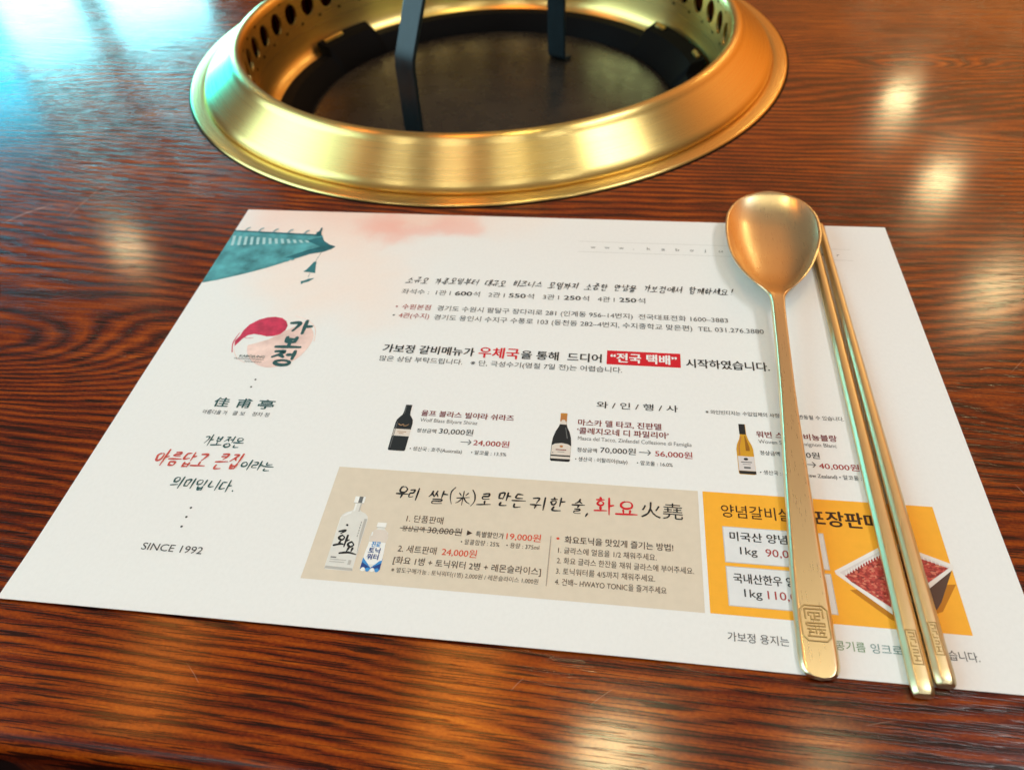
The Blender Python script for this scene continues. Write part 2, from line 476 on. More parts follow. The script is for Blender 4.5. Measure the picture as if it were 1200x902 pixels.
def build_table():
    x0, x1, y0, y1 = -900.0, 1100.0, -41.5, 1100.0
    R = 7.0
    seg = 240
    v, f = [], []
    loops = []
    angs = [2 * math.pi * k / seg for k in range(seg)]
    for (cx, cy) in ((x0, y0), (x1, y0), (x1, y1), (x0, y1)):     # snap the nearest angle to each corner
        a = math.atan2(cy - GY, cx - GX) % (2 * math.pi)
        k = min(range(seg), key=lambda i: abs(angs[i] - a))
        angs[k] = a

    def rect(ins, z):
        L = []
        for a in angs:
            dx, dy = math.cos(a), math.sin(a)
            tx = ((x1 - ins - GX) / dx) if dx > 1e-9 else ((x0 + ins - GX) / dx if dx < -1e-9 else 1e9)
            ty = ((y1 - ins - GY) / dy) if dy > 1e-9 else ((y0 + ins - GY) / dy if dy < -1e-9 else 1e9)
            t = min(tx, ty)
            L.append(len(v)); v.append(((GX + dx * t) * MM, (GY + dy * t) * MM, z * MM))
        loops.append(L)

    def ring(r, z):
        L = []
        for a in angs:
            L.append(len(v)); v.append(((GX + r * math.cos(a)) * MM, (GY + r * math.sin(a)) * MM, z * MM))
        loops.append(L)
    ring(178.5, -32); ring(178.5, 0.0); ring(215, 0.0)
    rect(R + 1.5, 0.0)
    for i in range(7):
        a = math.pi / 2 * i / 6
        rect(R - R * math.sin(a), -R + R * math.cos(a))
    rect(0, -30); rect(3, -32); 
    for A, B in zip(loops, loops[1:]):
        for i in range(seg):
            j = (i + 1) % seg
            f.append((A[i], A[j], B[j], B[i]))
    A, B = loops[-1], loops[0]
    for i in range(seg):
        j = (i + 1) % seg
        f.append((A[i], A[j], B[j], B[i]))
    o = recalc(mesh_obj('dining_table', v, f, M['wood']))
    autosmooth(o, 30)
    tag(o, 'dark reddish brown lacquered wooden table with worn grain under the placemat', 'table')


build_table()

# ------------------------------------------------------------------ grill let into the table
grill = tag(empty('tabletop_grill', (GX * MM, GY * MM, 0)), 'round brushed brass barbecue grill collar let into the wooden table', 'grill')
lathe('flange', [(179.5, -3), (187.2, -0.3), (187.7, 0.4), (187.5, 0.9), (187.0, 1.25), (186.0, 1.4), (182.0, 1.35), (179.6, 1.2), (178.9, 0.8), (178.6, 0.2), (177.0, -0.2)], M['grill_brass'], grill)
lathe('seam_ring', [(187.2, -1.0), (187.6, 0.12), (188.7, 0.14), (189.1, -0.6)], M['iron'], grill)
lathe('collar', [(177.6, 0.0), (178.3, 0.9), (178.5, 2.2), (178.1, 3.6), (177.2, 5.0), (175.6, 6.6), (160.6, 17.4), (159.6, 18.5), (158.6, 19.9), (157.2, 20.9), (155.4, 21.3), (153.8, 21.0), (152.6, 20.0), (152.0, 18.4), (151.6, 16.6)], M['grill_brass'], grill)


def vented_wall():
    """inner wall: 49 oval vents cut right through, a plain skirt and an inward lip below"""
    nh, ne = 49, 28
    v, f = [], []

    def pt(th, z, out=0.0):
        r = 151.6 - (16.6 - z) * 0.055 + out
        v.append((r * MM * math.cos(th), r * MM * math.sin(th), z * MM)); return len(v) - 1
    zt, zb, zc = 16.6, -4.4, 6.2
    for h in range(nh):
        th0 = 2 * math.pi * (h + 0.35) / nh
        hw = math.pi / nh
        inner, deep, outer = [], [], []
        for k in range(ne):
            a = 2 * math.pi * k / ne
            ca, sa = math.cos(a), math.sin(a)
            ex = 0.66 * hw * ca
            ez = 7.0 * sa
            inner.append(pt(th0 + ex, zc + ez)); deep.append(pt(th0 + ex, zc + ez, 1.6))
            s = 1 / max(abs(ca), abs(sa))
            outer.append(pt(th0 + hw * ca * s, zc + (zt - zb) / 2 * sa * s - 0.1))
        for k in range(ne):
            j = (k + 1) % ne
            f.append((outer[k], outer[j], inner[j], inner[k]))
            f.append((inner[k], inner[j], deep[j], deep[k]))
    o = recalc(mesh_obj('vented_wall', v, f, M['grill_brass'], grill))
    bm = bmesh.new(); bm.from_mesh(o.data); bmesh.ops.remove_doubles(bm, verts=bm.verts, dist=1e-6)
    bm.normal_update(); bm.to_mesh(o.data); bm.free()
    return autosmooth(o, 40)


vented_wall()
lathe('inner_skirt', [(150.45, -4.4), (149.9, -14), (149.0, -20), (147.2, -24), (144.2, -26.5), (141.0, -27.3), (140.2, -28.0), (140.4, -36)], M['grill_brass'], grill)
lathe('fire_box', [(158, -2), (158, -40), (150, -70), (60, -80), (0.5, -80)], M['iron'], grill, 96)


def support_ring():
    seg = 360
    v, f = [], []
    tabs = [(138.5, 158.5), (11, 40), (262, 280)]

    def lift(d):
        for a, b in tabs:
            if a <= d <= b: return 1
        return 0
    prof0 = [(140.0, -37), (142.2, -27.2), (140.8, -25.6), (133, -26.4), (127, -33), (124.5, -37.5), (112, -41)]
    prof1 = [(140.6, -37), (147.0, -20.0), (145.6, -18.2), (136, -21.0), (127, -31), (124.5, -37.5), (112, -41)]
    n = len(prof0)
    for k in range(seg):
        a = math.radians(k)
        for r, z in (prof1 if lift(k) else prof0):
            v.append((r * MM * math.cos(a), r * MM * math.sin(a), z * MM))
    for k in range(seg):
        k2 = (k + 1) % seg
        for i in range(n - 1):
            f.append((k * n + i, k2 * n + i, k2 * n + i + 1, k * n + i + 1))
    autosmooth(recalc(mesh_obj('support_ring', v, f, M['iron'], grill)), 30)
    # small brass clips showing through the slots of the two raised tabs
    for a0, a1 in ((149, 156.5), (34.5, 38.5), (13.0, 17.0)):
        v, f = [], []
        K = 10
        for i in range(K + 1):
            a = math.radians(a0 + (a1 - a0) * i / K)
            for r, z in ((143.4, -17.4), (141.2, -18.2), (141.0, -19.8), (143.4, -19.4)):
                v.append((r * MM * math.cos(a), r * MM * math.sin(a), z * MM))
        for i in range(K):
            for q in range(4):
                f.append((i * 4 + q, i * 4 + (q + 1) % 4, i * 4 + 4 + (q + 1) % 4, i * 4 + 4 + q))
        f += [(3, 2, 1, 0), (K * 4, K * 4 + 1, K * 4 + 2, K * 4 + 3)]
        recalc(mesh_obj('clip', v, f, M['grill_brass'], grill))


support_ring()

lid = tag(empty('grill_lid', (GX * MM, GY * MM, -0.0365)), 'dark brown round steel lid with a black strap handle covering the grill opening', 'lid')
lathe('plate', [(0.3, 0), (60, 0.0), (119, 0.2), (121.8, 0.0), (123.0, -1.0), (123.0, -3), (118, -4), (0.3, -4)], M['plate'], lid, 160)


def lid_handle():
    A = Vector((53 - GX, 337 - GY, 0)); B = Vector((130 - GX, 474 - GY, 0))
    ax = (B - A).normalized()
    up = Vector((ax.y, -ax.x, 0))
    def rise(base, s):
        foot = base - ax * (s * 9)
        return [foot + Vector((0, 0, 1.5)), base - ax * (s * 2.5) + Vector((0, 0, 1.6)), base - ax * (s * .6) + Vector((0, 0, 2.6)), base + Vector((0, 0, 5)), base + Vector((0, 0, 52)), base + ax * (s * 1.0) + Vector((0, 0, 58)),
                base + ax * (s * 4) + Vector((0, 0, 64)), base + ax * (s * 29) + Vector((0, 0, 112)), base + ax * (s * 33) + Vector((0, 0, 117))]
    pa = rise(A, 1); pb = rise(B, -1)
    path = pa + [A + ax * 40 + Vector((0, 0, 120)), B - ax * 40 + Vector((0, 0, 120))] + pb[::-1]
    v, f = tube_box(path, 14.5, 2.6, up)
    o = recalc(mesh_obj('strap_handle', v, f, M['strap'], lid))
    bv = o.modifiers.new('bevel', 'BEVEL'); bv.width = 0.0006; bv.segments = 2; bv.limit_method = 'ANGLE'
    autosmooth(o, 50)


lid_handle()

# ------------------------------------------------------------------ placemat sheet
PW, PH = 297.0, 210.5


def lift(x, y):
    """height of the sheet's upper face in mm: flat, with the free front edge barely off the table"""
    k = min(1.0, max(0.0, (228 - x) / 40.0))
    return 0.45 + 0.75 * k * math.exp(-(max(y, 0) / 13.0) ** 2)


def build_sheet():
    nx = 60
    ys = [0, 1.5, 3, 5, 7.5, 10, 13, 16, 20, 25, 30, 40, 60, 90, 120, 150, 180, 200, PH]
    v, f = [], []
    for dz in (0, -0.22):
        for y in ys:
            for i in range(nx + 1):
                x = PW * i / nx
                v.append((x * MM, y * MM, (lift(x, y) + dz) * MM))
    W1 = nx + 1; ny = len(ys); off = W1 * ny
    for j in range(ny - 1):
        for i in range(nx):
            a = j * W1 + i
            f.append((a, a + 1, a + W1 + 1, a + W1))
            f.append((off + a, off + a + W1, off + a + W1 + 1, off + a + 1))
    for i in range(nx):
        f.append((i, off + i, off + i + 1, i + 1))
        a = (ny - 1) * W1 + i
        f.append((a, a + 1, off + a + 1, off + a))
    for j in range(ny - 1):
        a = j * W1
        f.append((a, a + W1, off + a + W1, off + a))
        a += nx
        f.append((a, off + a, off + a + W1, a + W1))
    o = mesh_obj('placemat', v, f, M['paper'])
    return tag(o, 'white printed paper placemat menu with Korean text lying on the wooden table', 'placemat')


mat_ = build_sheet()


class Print:
    """flat printed shapes, one mesh with several inks; coordinates in mm on the sheet"""
    def __init__(s, layer=0.06):
        s.v, s.f, s.m, s.mats, s.layer, s.n, s.top = [], [], [], [], layer, 0, layer

    def _mi(s, ink_):
        if ink_ not in s.mats: s.mats.append(ink_)
        return s.mats.index(ink_)

    def poly(s, pts, ink_, dz=None):
        s.n += 1
        z = s.layer + (0.004 * s.n if dz is None else dz)
        s.top = z + 0.004
        b = len(s.v)
        for x, y in pts: s.v.append((x, y, z))
        s.f.append(tuple(range(b, b + len(pts)))); s.m.append(s._mi(ink_))
        return s

    def rect(s, x0, y0, x1, y1, ink_, nx=1):
        if nx == 1:
            return s.poly([(x0, y0), (x1, y0), (x1, y1), (x0, y1)], ink_)
        s.n += 1
        z = s.layer + 0.004 * s.n
        ny = 12
        b = len(s.v)
        for j in range(ny + 1):
            for i in range(nx + 1): s.v.append((x0 + (x1 - x0) * i / nx, y0 + (y1 - y0) * j / ny, z))
        for j in range(ny):
            for i in range(nx):
                a = b + j * (nx + 1) + i
                s.f.append((a, a + 1, a + nx + 2, a + nx + 1)); s.m.append(s._mi(ink_))
        return s

    def disc(s, cx, cy, rx, ry, ink_, n=28, a0=0, a1=360):
        return s.poly([(cx + rx * math.cos(math.radians(a0 + (a1 - a0) * k / n)), cy + ry * math.sin(math.radians(a0 + (a1 - a0) * k / n))) for k in range(n + (0 if a1 - a0 == 360 else 1))], ink_)

    def stroke(s, pts, w, ink_, taper=(0.75, 0.45), wob=0.10):
        """a brush stroke: smooth strip of varying width through pts"""
        if len(pts) == 2:
            (xa, ya), (xb, yb) = pts
            q = [(xa + (xb - xa) * t, ya + (yb - ya) * t) for t in (0, 0.33, 0.66, 1)]
        else:
            q = []
            P = [pts[0]] + list(pts) + [pts[-1]]
            for i in range(1, len(P) - 2):
                p0, p1, p2, p3 = P[i - 1:i + 3]
                for t in (0, 0.25, 0.5, 0.75):
                    q.append(tuple(0.5 * ((2 * p1[c]) + (-p0[c] + p2[c]) * t + (2 * p0[c] - 5 * p1[c] + 4 * p2[c] - p3[c]) * t * t + (-p0[c] + 3 * p1[c] - 3 * p2[c] + p3[c]) * t ** 3) for c in (0, 1)))
            q.append(pts[-1])
        s.n += 1
        z = s.top + 0.0012 * (s.n % 40)
        L, R_ = [], []
        m = len(q)
        for i, (x, y) in enumerate(q):
            a = q[max(i - 1, 0)]; c = q[min(i + 1, m - 1)]
            dx, dy = c[0] - a[0], c[1] - a[1]
            d = math.hypot(dx, dy) or 1
            t = i / (m - 1)
            ww = w / 2 * (taper[0] + (taper[1] - taper[0]) * t + 0.35 * math.sin(math.pi * min(1, t * 1.2))) * (1 + random.uniform(-wob, wob))
            L.append((x - dy / d * ww, y + dx / d * ww, z)); R_.append((x + dy / d * ww, y - dx / d * ww, z))
        # rounded ends
        def cap(i, j, sgn):
            a, b_ = q[i], q[j]
            d = math.hypot(a[0] - b_[0], a[1] - b_[1]) or 1
            r = w * 0.30 * taper[0 if sgn < 0 else 1]
            return (a[0] + (a[0] - b_[0]) / d * r, a[1] + (a[1] - b_[1]) / d * r, z)
        b = len(s.v)
        s.v += L + R_
        mi = s._mi(ink_)
        for i in range(m - 1):
            s.f.append((b + i, b + m + i, b + m + i + 1, b + i + 1)); s.m.append(mi)
        c0 = len(s.v); s.v.append(cap(0, 1, -1)); s.f.append((c0, b + m, b)); s.m.append(mi)
        c1 = len(s.v); s.v.append(cap(m - 1, m - 2, 1)); s.f.append((c1, b + m - 1, b + 2 * m - 1)); s.m.append(mi)
        return s

    def build(s, name, parent=None):
        vv = [(x * MM, y * MM, (lift(x, y) + z) * MM) for x, y, z in s.v]
        return mesh_obj(name, vv, s.f, [M[i] for i in s.mats], parent or mat_, False, s.m)


# ------------------------------------------------------------------ printed type (built-in font)
QUEUE = []


def type_line(name, body, x, y, w, h, ink_, bold=0.0, parent=None, layer=0.09, shear=0.0):
    cu = bpy.data.curves.new(name, 'FONT')
    cu.body = body
    cu.size = 1.0
    cu.resolution_u = 3
    ob = bpy.data.objects.new(name, cu)
    C.objects.link(ob)
    QUEUE.append((ob, name, x, y, w, h, ink_, bold, parent or mat_, layer, shear))


def set_type():
    """turn the queued lines into flat printed meshes; bold lines are struck several times a hair apart"""
    type_line('ref', '가', 0, 0, 1, 1, 'black')
    dg = bpy.context.evaluated_depsgraph_get()
    meshes = [bpy.data.meshes.new_from_object(q[0].evaluated_get(dg)) for q in QUEUE]
    ref = meshes.pop(); bpy.data.objects.remove(QUEUE.pop()[0])
    r0 = min(v.co.y for v in ref.vertices); r1 = max(v.co.y for v in ref.vertices)
    for (ob, name, x, y, w, h, ink_, bold, parent, layer, shear), me in zip(QUEUE, meshes):
        bpy.data.objects.remove(ob)
        V = [(v.co.x, v.co.y) for v in me.vertices]
        F = [tuple(p.vertices) for p in me.polygons]
        bpy.data.meshes.remove(me)
        a = min(p[0] for p in V); b = max(p[0] for p in V)
        g = 0.016 * max(0, bold)
        sx = (w - 2 * g * h) / (b - a); sy = h / (r1 - r0)
        hits = [(0, 0)] if bold <= 0 else [(-g, 0), (g, 0), (0, g * .6), (0, -g * .6), (0, 0)]
        vv, ff = [], []
        for n_, (ox, oy) in enumerate(hits):
            base = len(vv)
            for px, py in V:
                yy = (py - r0) * sy + oy * h
                X = x + g * h + (px - a) * sx + ox * h + shear * yy; Y = y + yy
                vv.append((X * MM, Y * MM, (lift(X, Y) + layer + 0.003 * n_) * MM))
            ff += [tuple(i + base for i in f_) for f_ in F]
        mesh_obj(name, vv, ff, M[ink_], parent)


# ------------------------------------------------------------------ handwriting: Hangul drawn stroke by stroke
CIRC = [(0.5 + 0.46 * math.cos(math.radians(a)), 0.5 + 0.46 * math.sin(math.radians(a))) for a in range(110, 480, 30)]
CONS = {
    'ㄱ': [[(.08, .84), (.80, .92), (.78, .55), (.50, .02)]], 'ㄴ': [[(.15, .95), (.13, .18), (.95, .26)]],
    'ㄷ': [[(.15, .90), (.88, .95)], [(.18, .90), (.14, .15), (.95, .22)]], 'ㄹ': [[(.10, .92), (.80, .96), (.72, .58), (.16, .50), (.14, .10), (.95, .14)]],
    'ㅁ': [[(.15, .92), (.18, .08)], [(.15, .90), (.88, .95), (.80, .06)], [(.16, .12), (.84, .12)]],
    'ㅂ': [[(.18, 1.), (.20, .08)], [(.82, 1.), (.80, .06)], [(.20, .56), (.80, .58)], [(.20, .12), (.80, .12)]],
    'ㅅ': [[(.55, 1.), (.42, .5), (.02, .02)], [(.45, .58), (.95, .06)]], 'ㅇ': [CIRC],
    'ㅈ': [[(.08, .88), (.85, .94), (.50, .45), (.02, .02)], [(.50, .50), (.97, .06)]],
    'ㅊ': [[(.42, 1.1), (.60, .95)], [(.08, .76), (.85, .82), (.50, .40), (.02, .0)], [(.50, .45), (.97, .04)]],
    'ㅋ': [[(.08, .88), (.82, .95), (.76, .5), (.50, .0)], [(.10, .48), (.76, .55)]],
    'ㅌ': [[(.12, .95), (.88, .98)], [(.14, .95), (.12, .08), (.95, .14)], [(.14, .52), (.85, .56)]],
    'ㅍ': [[(.05, .92), (.95, .96)], [(.32, .92), (.35, .12)], [(.68, .92), (.65, .12)], [(.02, .10), (.98, .14)]],
    'ㅎ': [[(.42, 1.12), (.62, .98)], [(.05, .80), (.95, .86)], [(.5 + .34 * (x - .5) * 2, .02 + .62 * y) for x, y in CIRC]],
}
for d_, s_ in (('ㄲ', 'ㄱ'), ('ㅆ', 'ㅅ')):
    CONS[d_] = [[(x * .5 + o_, y) for x, y in st] for o_ in (0, .5) for st in CONS[s_]]
VOW = {
    'ㅏ': [[(.30, 1.), (.34, 0.)], [(.34, .52), (1., .58)]], 'ㅐ': [[(.15, .95), (.18, .05)], [(.75, 1.), (.75, 0.)], [(.18, .5), (.75, .53)]],
    'ㅓ': [[(.70, 1.), (.70, 0.)], [(.02, .50), (.70, .54)]], 'ㅔ': [[(.45, .95), (.46, .06)], [(.88, 1.), (.88, 0.)], [(-.05, .5), (.45, .53)]],
    'ㅣ': [[(.50, 1.), (.48, 0.)]], 'ㅡ': [[(-.02, .45), (1.02, .58)]], 'ㅗ': [[(.50, .95), (.50, .28)], [(-.04, .20), (1.04, .32)]],
    'ㅛ': [[(.32, .95), (.34, .28)], [(.68, .95), (.66, .28)], [(-.04, .20), (1.04, .32)]], 'ㅜ': [[(-.04, .72), (1.04, .84)], [(.52, .78), (.46, -.05)]],
    'ㅠ': [[(-.04, .72), (1.04, .84)], [(.34, .78), (.30, -.02)], [(.66, .78), (.68, -.02)]],
}
COMPLEX = {'ㅘ': ('ㅗ', 'ㅏ'), 'ㅙ': ('ㅗ', 'ㅐ'), 'ㅚ': ('ㅗ', 'ㅣ'), 'ㅝ': ('ㅜ', 'ㅓ'), 'ㅟ': ('ㅜ', 'ㅣ'), 'ㅢ': ('ㅡ', 'ㅣ')}
LI = 'ㄱㄲㄴㄷㄸㄹㅁㅂㅃㅅㅆㅇㅈㅉㅊㅋㅌㅍㅎ'
LV = 'ㅏㅐㅑㅒㅓㅔㅕㅖㅗㅘㅙㅚㅛㅜㅝㅞㅟㅠㅡㅢㅣ'
LF = ['', 'ㄱ', 'ㄲ', 'ㄳ', 'ㄴ', 'ㄵ', 'ㄶ', 'ㄷ', 'ㄹ', 'ㄺ', 'ㄻ', 'ㄼ', 'ㄽ', 'ㄾ', 'ㄿ', 'ㅀ', 'ㅁ', 'ㅂ', 'ㅄ', 'ㅅ', 'ㅆ', 'ㅇ', 'ㅈ', 'ㅊ', 'ㅋ', 'ㅌ', 'ㅍ', 'ㅎ']


def syllable(ch):
    """list of strokes in the unit square"""
    if ch == '!': return [[(.5, 1.), (.42, .35)], [(.38, .10), (.42, .04)]]
    if ch == '.': return [[(.15, .06), (.25, .0)]]
    if ch == ',': return [[(.20, .12), (.05, -.15)]]
    if ch == '(': return [[(.75, 1.1), (.35, .75), (.30, .3), (.65, -.12)]]
    if ch == ')': return [[(.25, 1.1), (.65, .75), (.70, .3), (.35, -.12)]]
    if ch == '米': return [[(.18, .92), (.36, .68)], [(.84, .95), (.62, .68)], [(.02, .50), (.98, .55)], [(.5, 1.06), (.5, -.08)], [(.46, .48), (.25, .2), (.0, .05)], [(.54, .48), (.75, .2), (1.02, .02)]]
    c = ord(ch) - 0xAC00
    if c < 0: return []
    i, v, f = LI[c // 588], LV[(c % 588) // 28], LF[c % 28]
    out = []

    def put(sts, box):
        x0, y0, x1, y1 = box
        for st in sts: out.append([(x0 + (x1 - x0) * x, y0 + (y1 - y0) * y) for x, y in st])
    if v in COMPLEX:
        h_, v_ = COMPLEX[v]
        if f:
            put(CONS[i], (0, .64, .52, 1.)); put(VOW[h_], (-.04, .40, .58, .64)); put(VOW[v_], (.64, .36, 1., 1.04)); put(CONS[f], (.2, -.02, .9, .30))
        else:
            put(CONS[i], (0, .50, .52, .98)); put(VOW[h_], (-.05, .10, .60, .46)); put(VOW[v_], (.62, -.05, 1.02, 1.04))
    elif v in 'ㅗㅛㅜㅠㅡ':
        if f:
            put(CONS[i], (.18, .66, .82, 1.04)); put(VOW[v], (-.02, .36, 1.02, .62)); put(CONS[f], (.18, -.06, .82, .28))
        else:
            put(CONS[i], (.16, .46, .84, 1.)); put(VOW[v], (-.04, -.02, 1.04, .42))
    else:
        if i == 'ㅇ' and not f:
            put(CONS[i], (.0, .26, .54, .80)); put(VOW[v], (.58, -.04, 1.05, 1.06))
        elif f:
            put(CONS[i], (0, .50, .52, 1.)); put(VOW[v], (.58, .40, 1.02, 1.06)); put(CONS[f], (.22, -.04, .88, .33))
        else:
            put(CONS[i], (.0, .14, .54, .90)); put(VOW[v], (.58, -.04, 1.05, 1.06))
    return out


def brush_line(name, body, x, y, w, h, ink_, bw, parent=None, slant=0.0, jit=0.03, layer=0.09, space=0.45, gap=0.14, rise=0.0):
    """write body with a brush: the line starts at (x, y), is w wide and h high (mm), bw = brush width"""
    adv = []
    t = 0.0
    for ch in body:
        a = space if ch == ' ' else (0.35 if ch in '.,!' else (0.5 if ch in '()' else 1.0))
        adv.append((t, a)); t += a + gap
    t -= gap
    u = w / t
    P = Print(layer)
    for ch, (t0, a) in zip(body, adv):
        dx, dy, sc = random.uniform(-jit, jit), random.uniform(-jit, jit) * 2, random.uniform(.9, 1.06)
        for st in syllable(ch):
            pts = []
            for px, py in st:
                qy = (py + random.uniform(-jit, jit) + dy) * h * sc
                qx = x + (t0 + (px * (a if ch not in '.,!' else 1) + random.uniform(-jit, jit) + dx)) * u
                pts.append((qx + slant * qy, y + qy + rise * (qx - x)))
            P.stroke(pts, bw * random.uniform(.85, 1.15), ink_)
    return P.build(name, parent)


# ---- upper right: slogan, seats, branches, headline
brush_line('slogan_text', '소규모 가족모임부터 대규모 비즈니스 모임까지 소중한 만남을 가보정에서 함께하세요!', 90.4, 158.3, 135.8, 4.0, 'black', 0.50, slant=0.18, jit=0.05, space=0.7, gap=0.22)
for args in (
    ('seat_text', '좌석수 :  1관 I', 89.9, 150.8, 21.0, 3.4, 'soft', 0), ('seat_text', '600', 112.8, 150.9, 7.3, 3.4, 'black', 1.8), ('seat_text', '석   2관 I', 120.6, 150.8, 13.2, 3.4, 'soft', 0),
    ('seat_text', '550', 135.6, 150.9, 7.1, 3.4, 'black', 1.8), ('seat_text', '석   3관 I', 143.3, 150.8, 13.2, 3.4, 'soft', 0), ('seat_text', '250', 158.5, 150.9, 7.0, 3.4, 'black', 1.8),
    ('seat_text', '석   4관 I', 166.1, 150.8, 13.2, 3.4, 'soft', 0), ('seat_text', '250', 181.2, 150.9, 6.9, 3.4, 'black', 1.8), ('seat_text', '석', 188.6, 150.8, 3.1, 3.4, 'soft', 0),
    ('branch_text', '•', 89.5, 140.9, 1.0, 3.3, 'red', 0.5), ('branch_text', '수원본점', 92.3, 140.9, 12.0, 3.3, 'red', 0.3),
    ('address_text', '경기도 수원시 팔달구 장다리로 281 (인계동 956–14번지)  전국대표전화 1600–3883', 107.1, 140.8, 116.8, 3.3, 'soft', 0.1),
    ('branch_text', '•', 89.5, 135.4, 1.0, 3.3, 'soft', 0.5), ('branch_text', '4관(수지)', 92.1, 135.4, 12.7, 3.3, 'red', 0.3),
    ('address_text', '경기도 용인시 수지구 수풍로 103 (동천동 282–4번지, 수지중학교 맞은편)  TEL 031.276.3880', 106.9, 135.1, 130.1, 3.3, 'soft', 0.1),
    ('headline_text', '가보정 갈비메뉴가', 90.3, 114.9, 36.2, 4.6, 'black', 1.6), ('headline_text', '우체국', 128.1, 114.5, 15.8, 5.9, 'bright_red', 1.6), ('headline_text', '을 통해  드디어', 144.6, 114.9, 30.8, 4.6, 'black', 1.6),
    ('headline_text', '시작하였습니다.', 206.7, 114.7, 30.4, 4.6, 'black', 1.4), ('notice_text', '많은 상담 부탁드립니다.   ※ 단, 극성수기(명절 7일 전)는 어렵습니다.', 90.3, 109.9, 92.9, 3.0, 'soft', 0.2),
    ('anniversary_text', 'SINCE 1992', 35.6, 20.3, 20.0, 3.3, 'soft', 0.2),
    ('name_reading_text', '아름다울 가', 31.7, 77.8, 9.4, 2.1, 'soft', 0.2), ('name_reading_text', '클 보', 43.2, 77.9, 4.7, 2.1, 'soft', 0.2), ('name_reading_text', '정자 정', 50.6, 78.0, 6.4, 2.1, 'soft', 0.2),
    ('restaurant_name_text', '佳', 34.1, 81.6, 5.9, 4.5, 'teal', 1.8), ('restaurant_name_text', '甫', 42.9, 81.7, 5.6, 4.5, 'teal', 1.8), ('restaurant_name_text', '亭', 51.0, 81.7, 6.3, 4.5, 'teal', 1.8),
    ('wine_heading_text', '와 / 인 / 행 / 사', 174.5, 91.7, 28.6, 3.2, 'black', 0.7), ('wine_note_text', '※ 와인빈티지는 수입업체의 사정에 따라 변동될 수 있습니다.', 212.6, 91.8, 46.6, 2.0, 'soft', 0.2),
    ('paper_note_text', '가보정 용지는', 214.0, 7.5, 16.4, 2.8, 'soft', 0), ('paper_note_text', '친환경', 232.7, 7.6, 8.2, 2.8, 'green', 0), ('paper_note_text', '콩기름', 242.6, 7.8, 7.8, 2.8, 'green', 0),
    ('paper_note_text', '잉크로', 251.8, 7.8, 8.1, 2.8, 'blue_green', 0), ('paper_note_text', '인쇄하였습니다.', 261.8, 7.8, 17.6, 2.8, 'soft', 0),
):
    type_line(*args)
hb = Print(0.03).rect(177.3, 114.3, 204.8, 121.9, 'bright_red').build('headline_banner')
type_line('banner_text', '“전국 택배”', 178.6, 115.6, 24.9, 5.0, 'white', 2.2, parent=hb)
# spaced web address between two hairlines
wb = Print(0.03).rect(162.3, 192.6, 279.0, 192.8, 'line').rect(162.3, 184.8, 279.0, 185.0, 'line').build('web_address_box')
for i, chh in enumerate('www.kabojung.co.kr'):
    cw = {'w': 2.2, '.': .5, 'j': .7, 'r': 1.0}.get(chh, 1.6)
    type_line('web_address_text', chh, 167.8 + i * 6.18, 187.4, cw, 2.4, 'grey', 0.1, parent=wb)
for (dx_, dy_) in ((45.5, 96.3), (45.2, 92.4), (45.1, 37.2), (45.1, 33.6), (45.1, 29.9)):
    Print(0.09).disc(dx_, dy_, .42, .42, 'soft', 12).build('printed_dot')
brush_line('motto_text', '가보정은', 37.4, 63.3, 14.6, 4.5, 'teal', 0.62, slant=0.12)
brush_line('motto_text', '아름답고 큰집', 23.6, 53.6, 30.6, 6.2, 'hand_red', 0.80, slant=0.16, rise=0.012)
brush_line('motto_text', '이라는', 55.0, 54.0, 11.4, 3.8, 'teal', 0.60, slant=0.12)
brush_line('motto_text', '의미입니다.', 34.2, 44.6, 22.6, 4.4, 'teal', 0.62, slant=0.12)


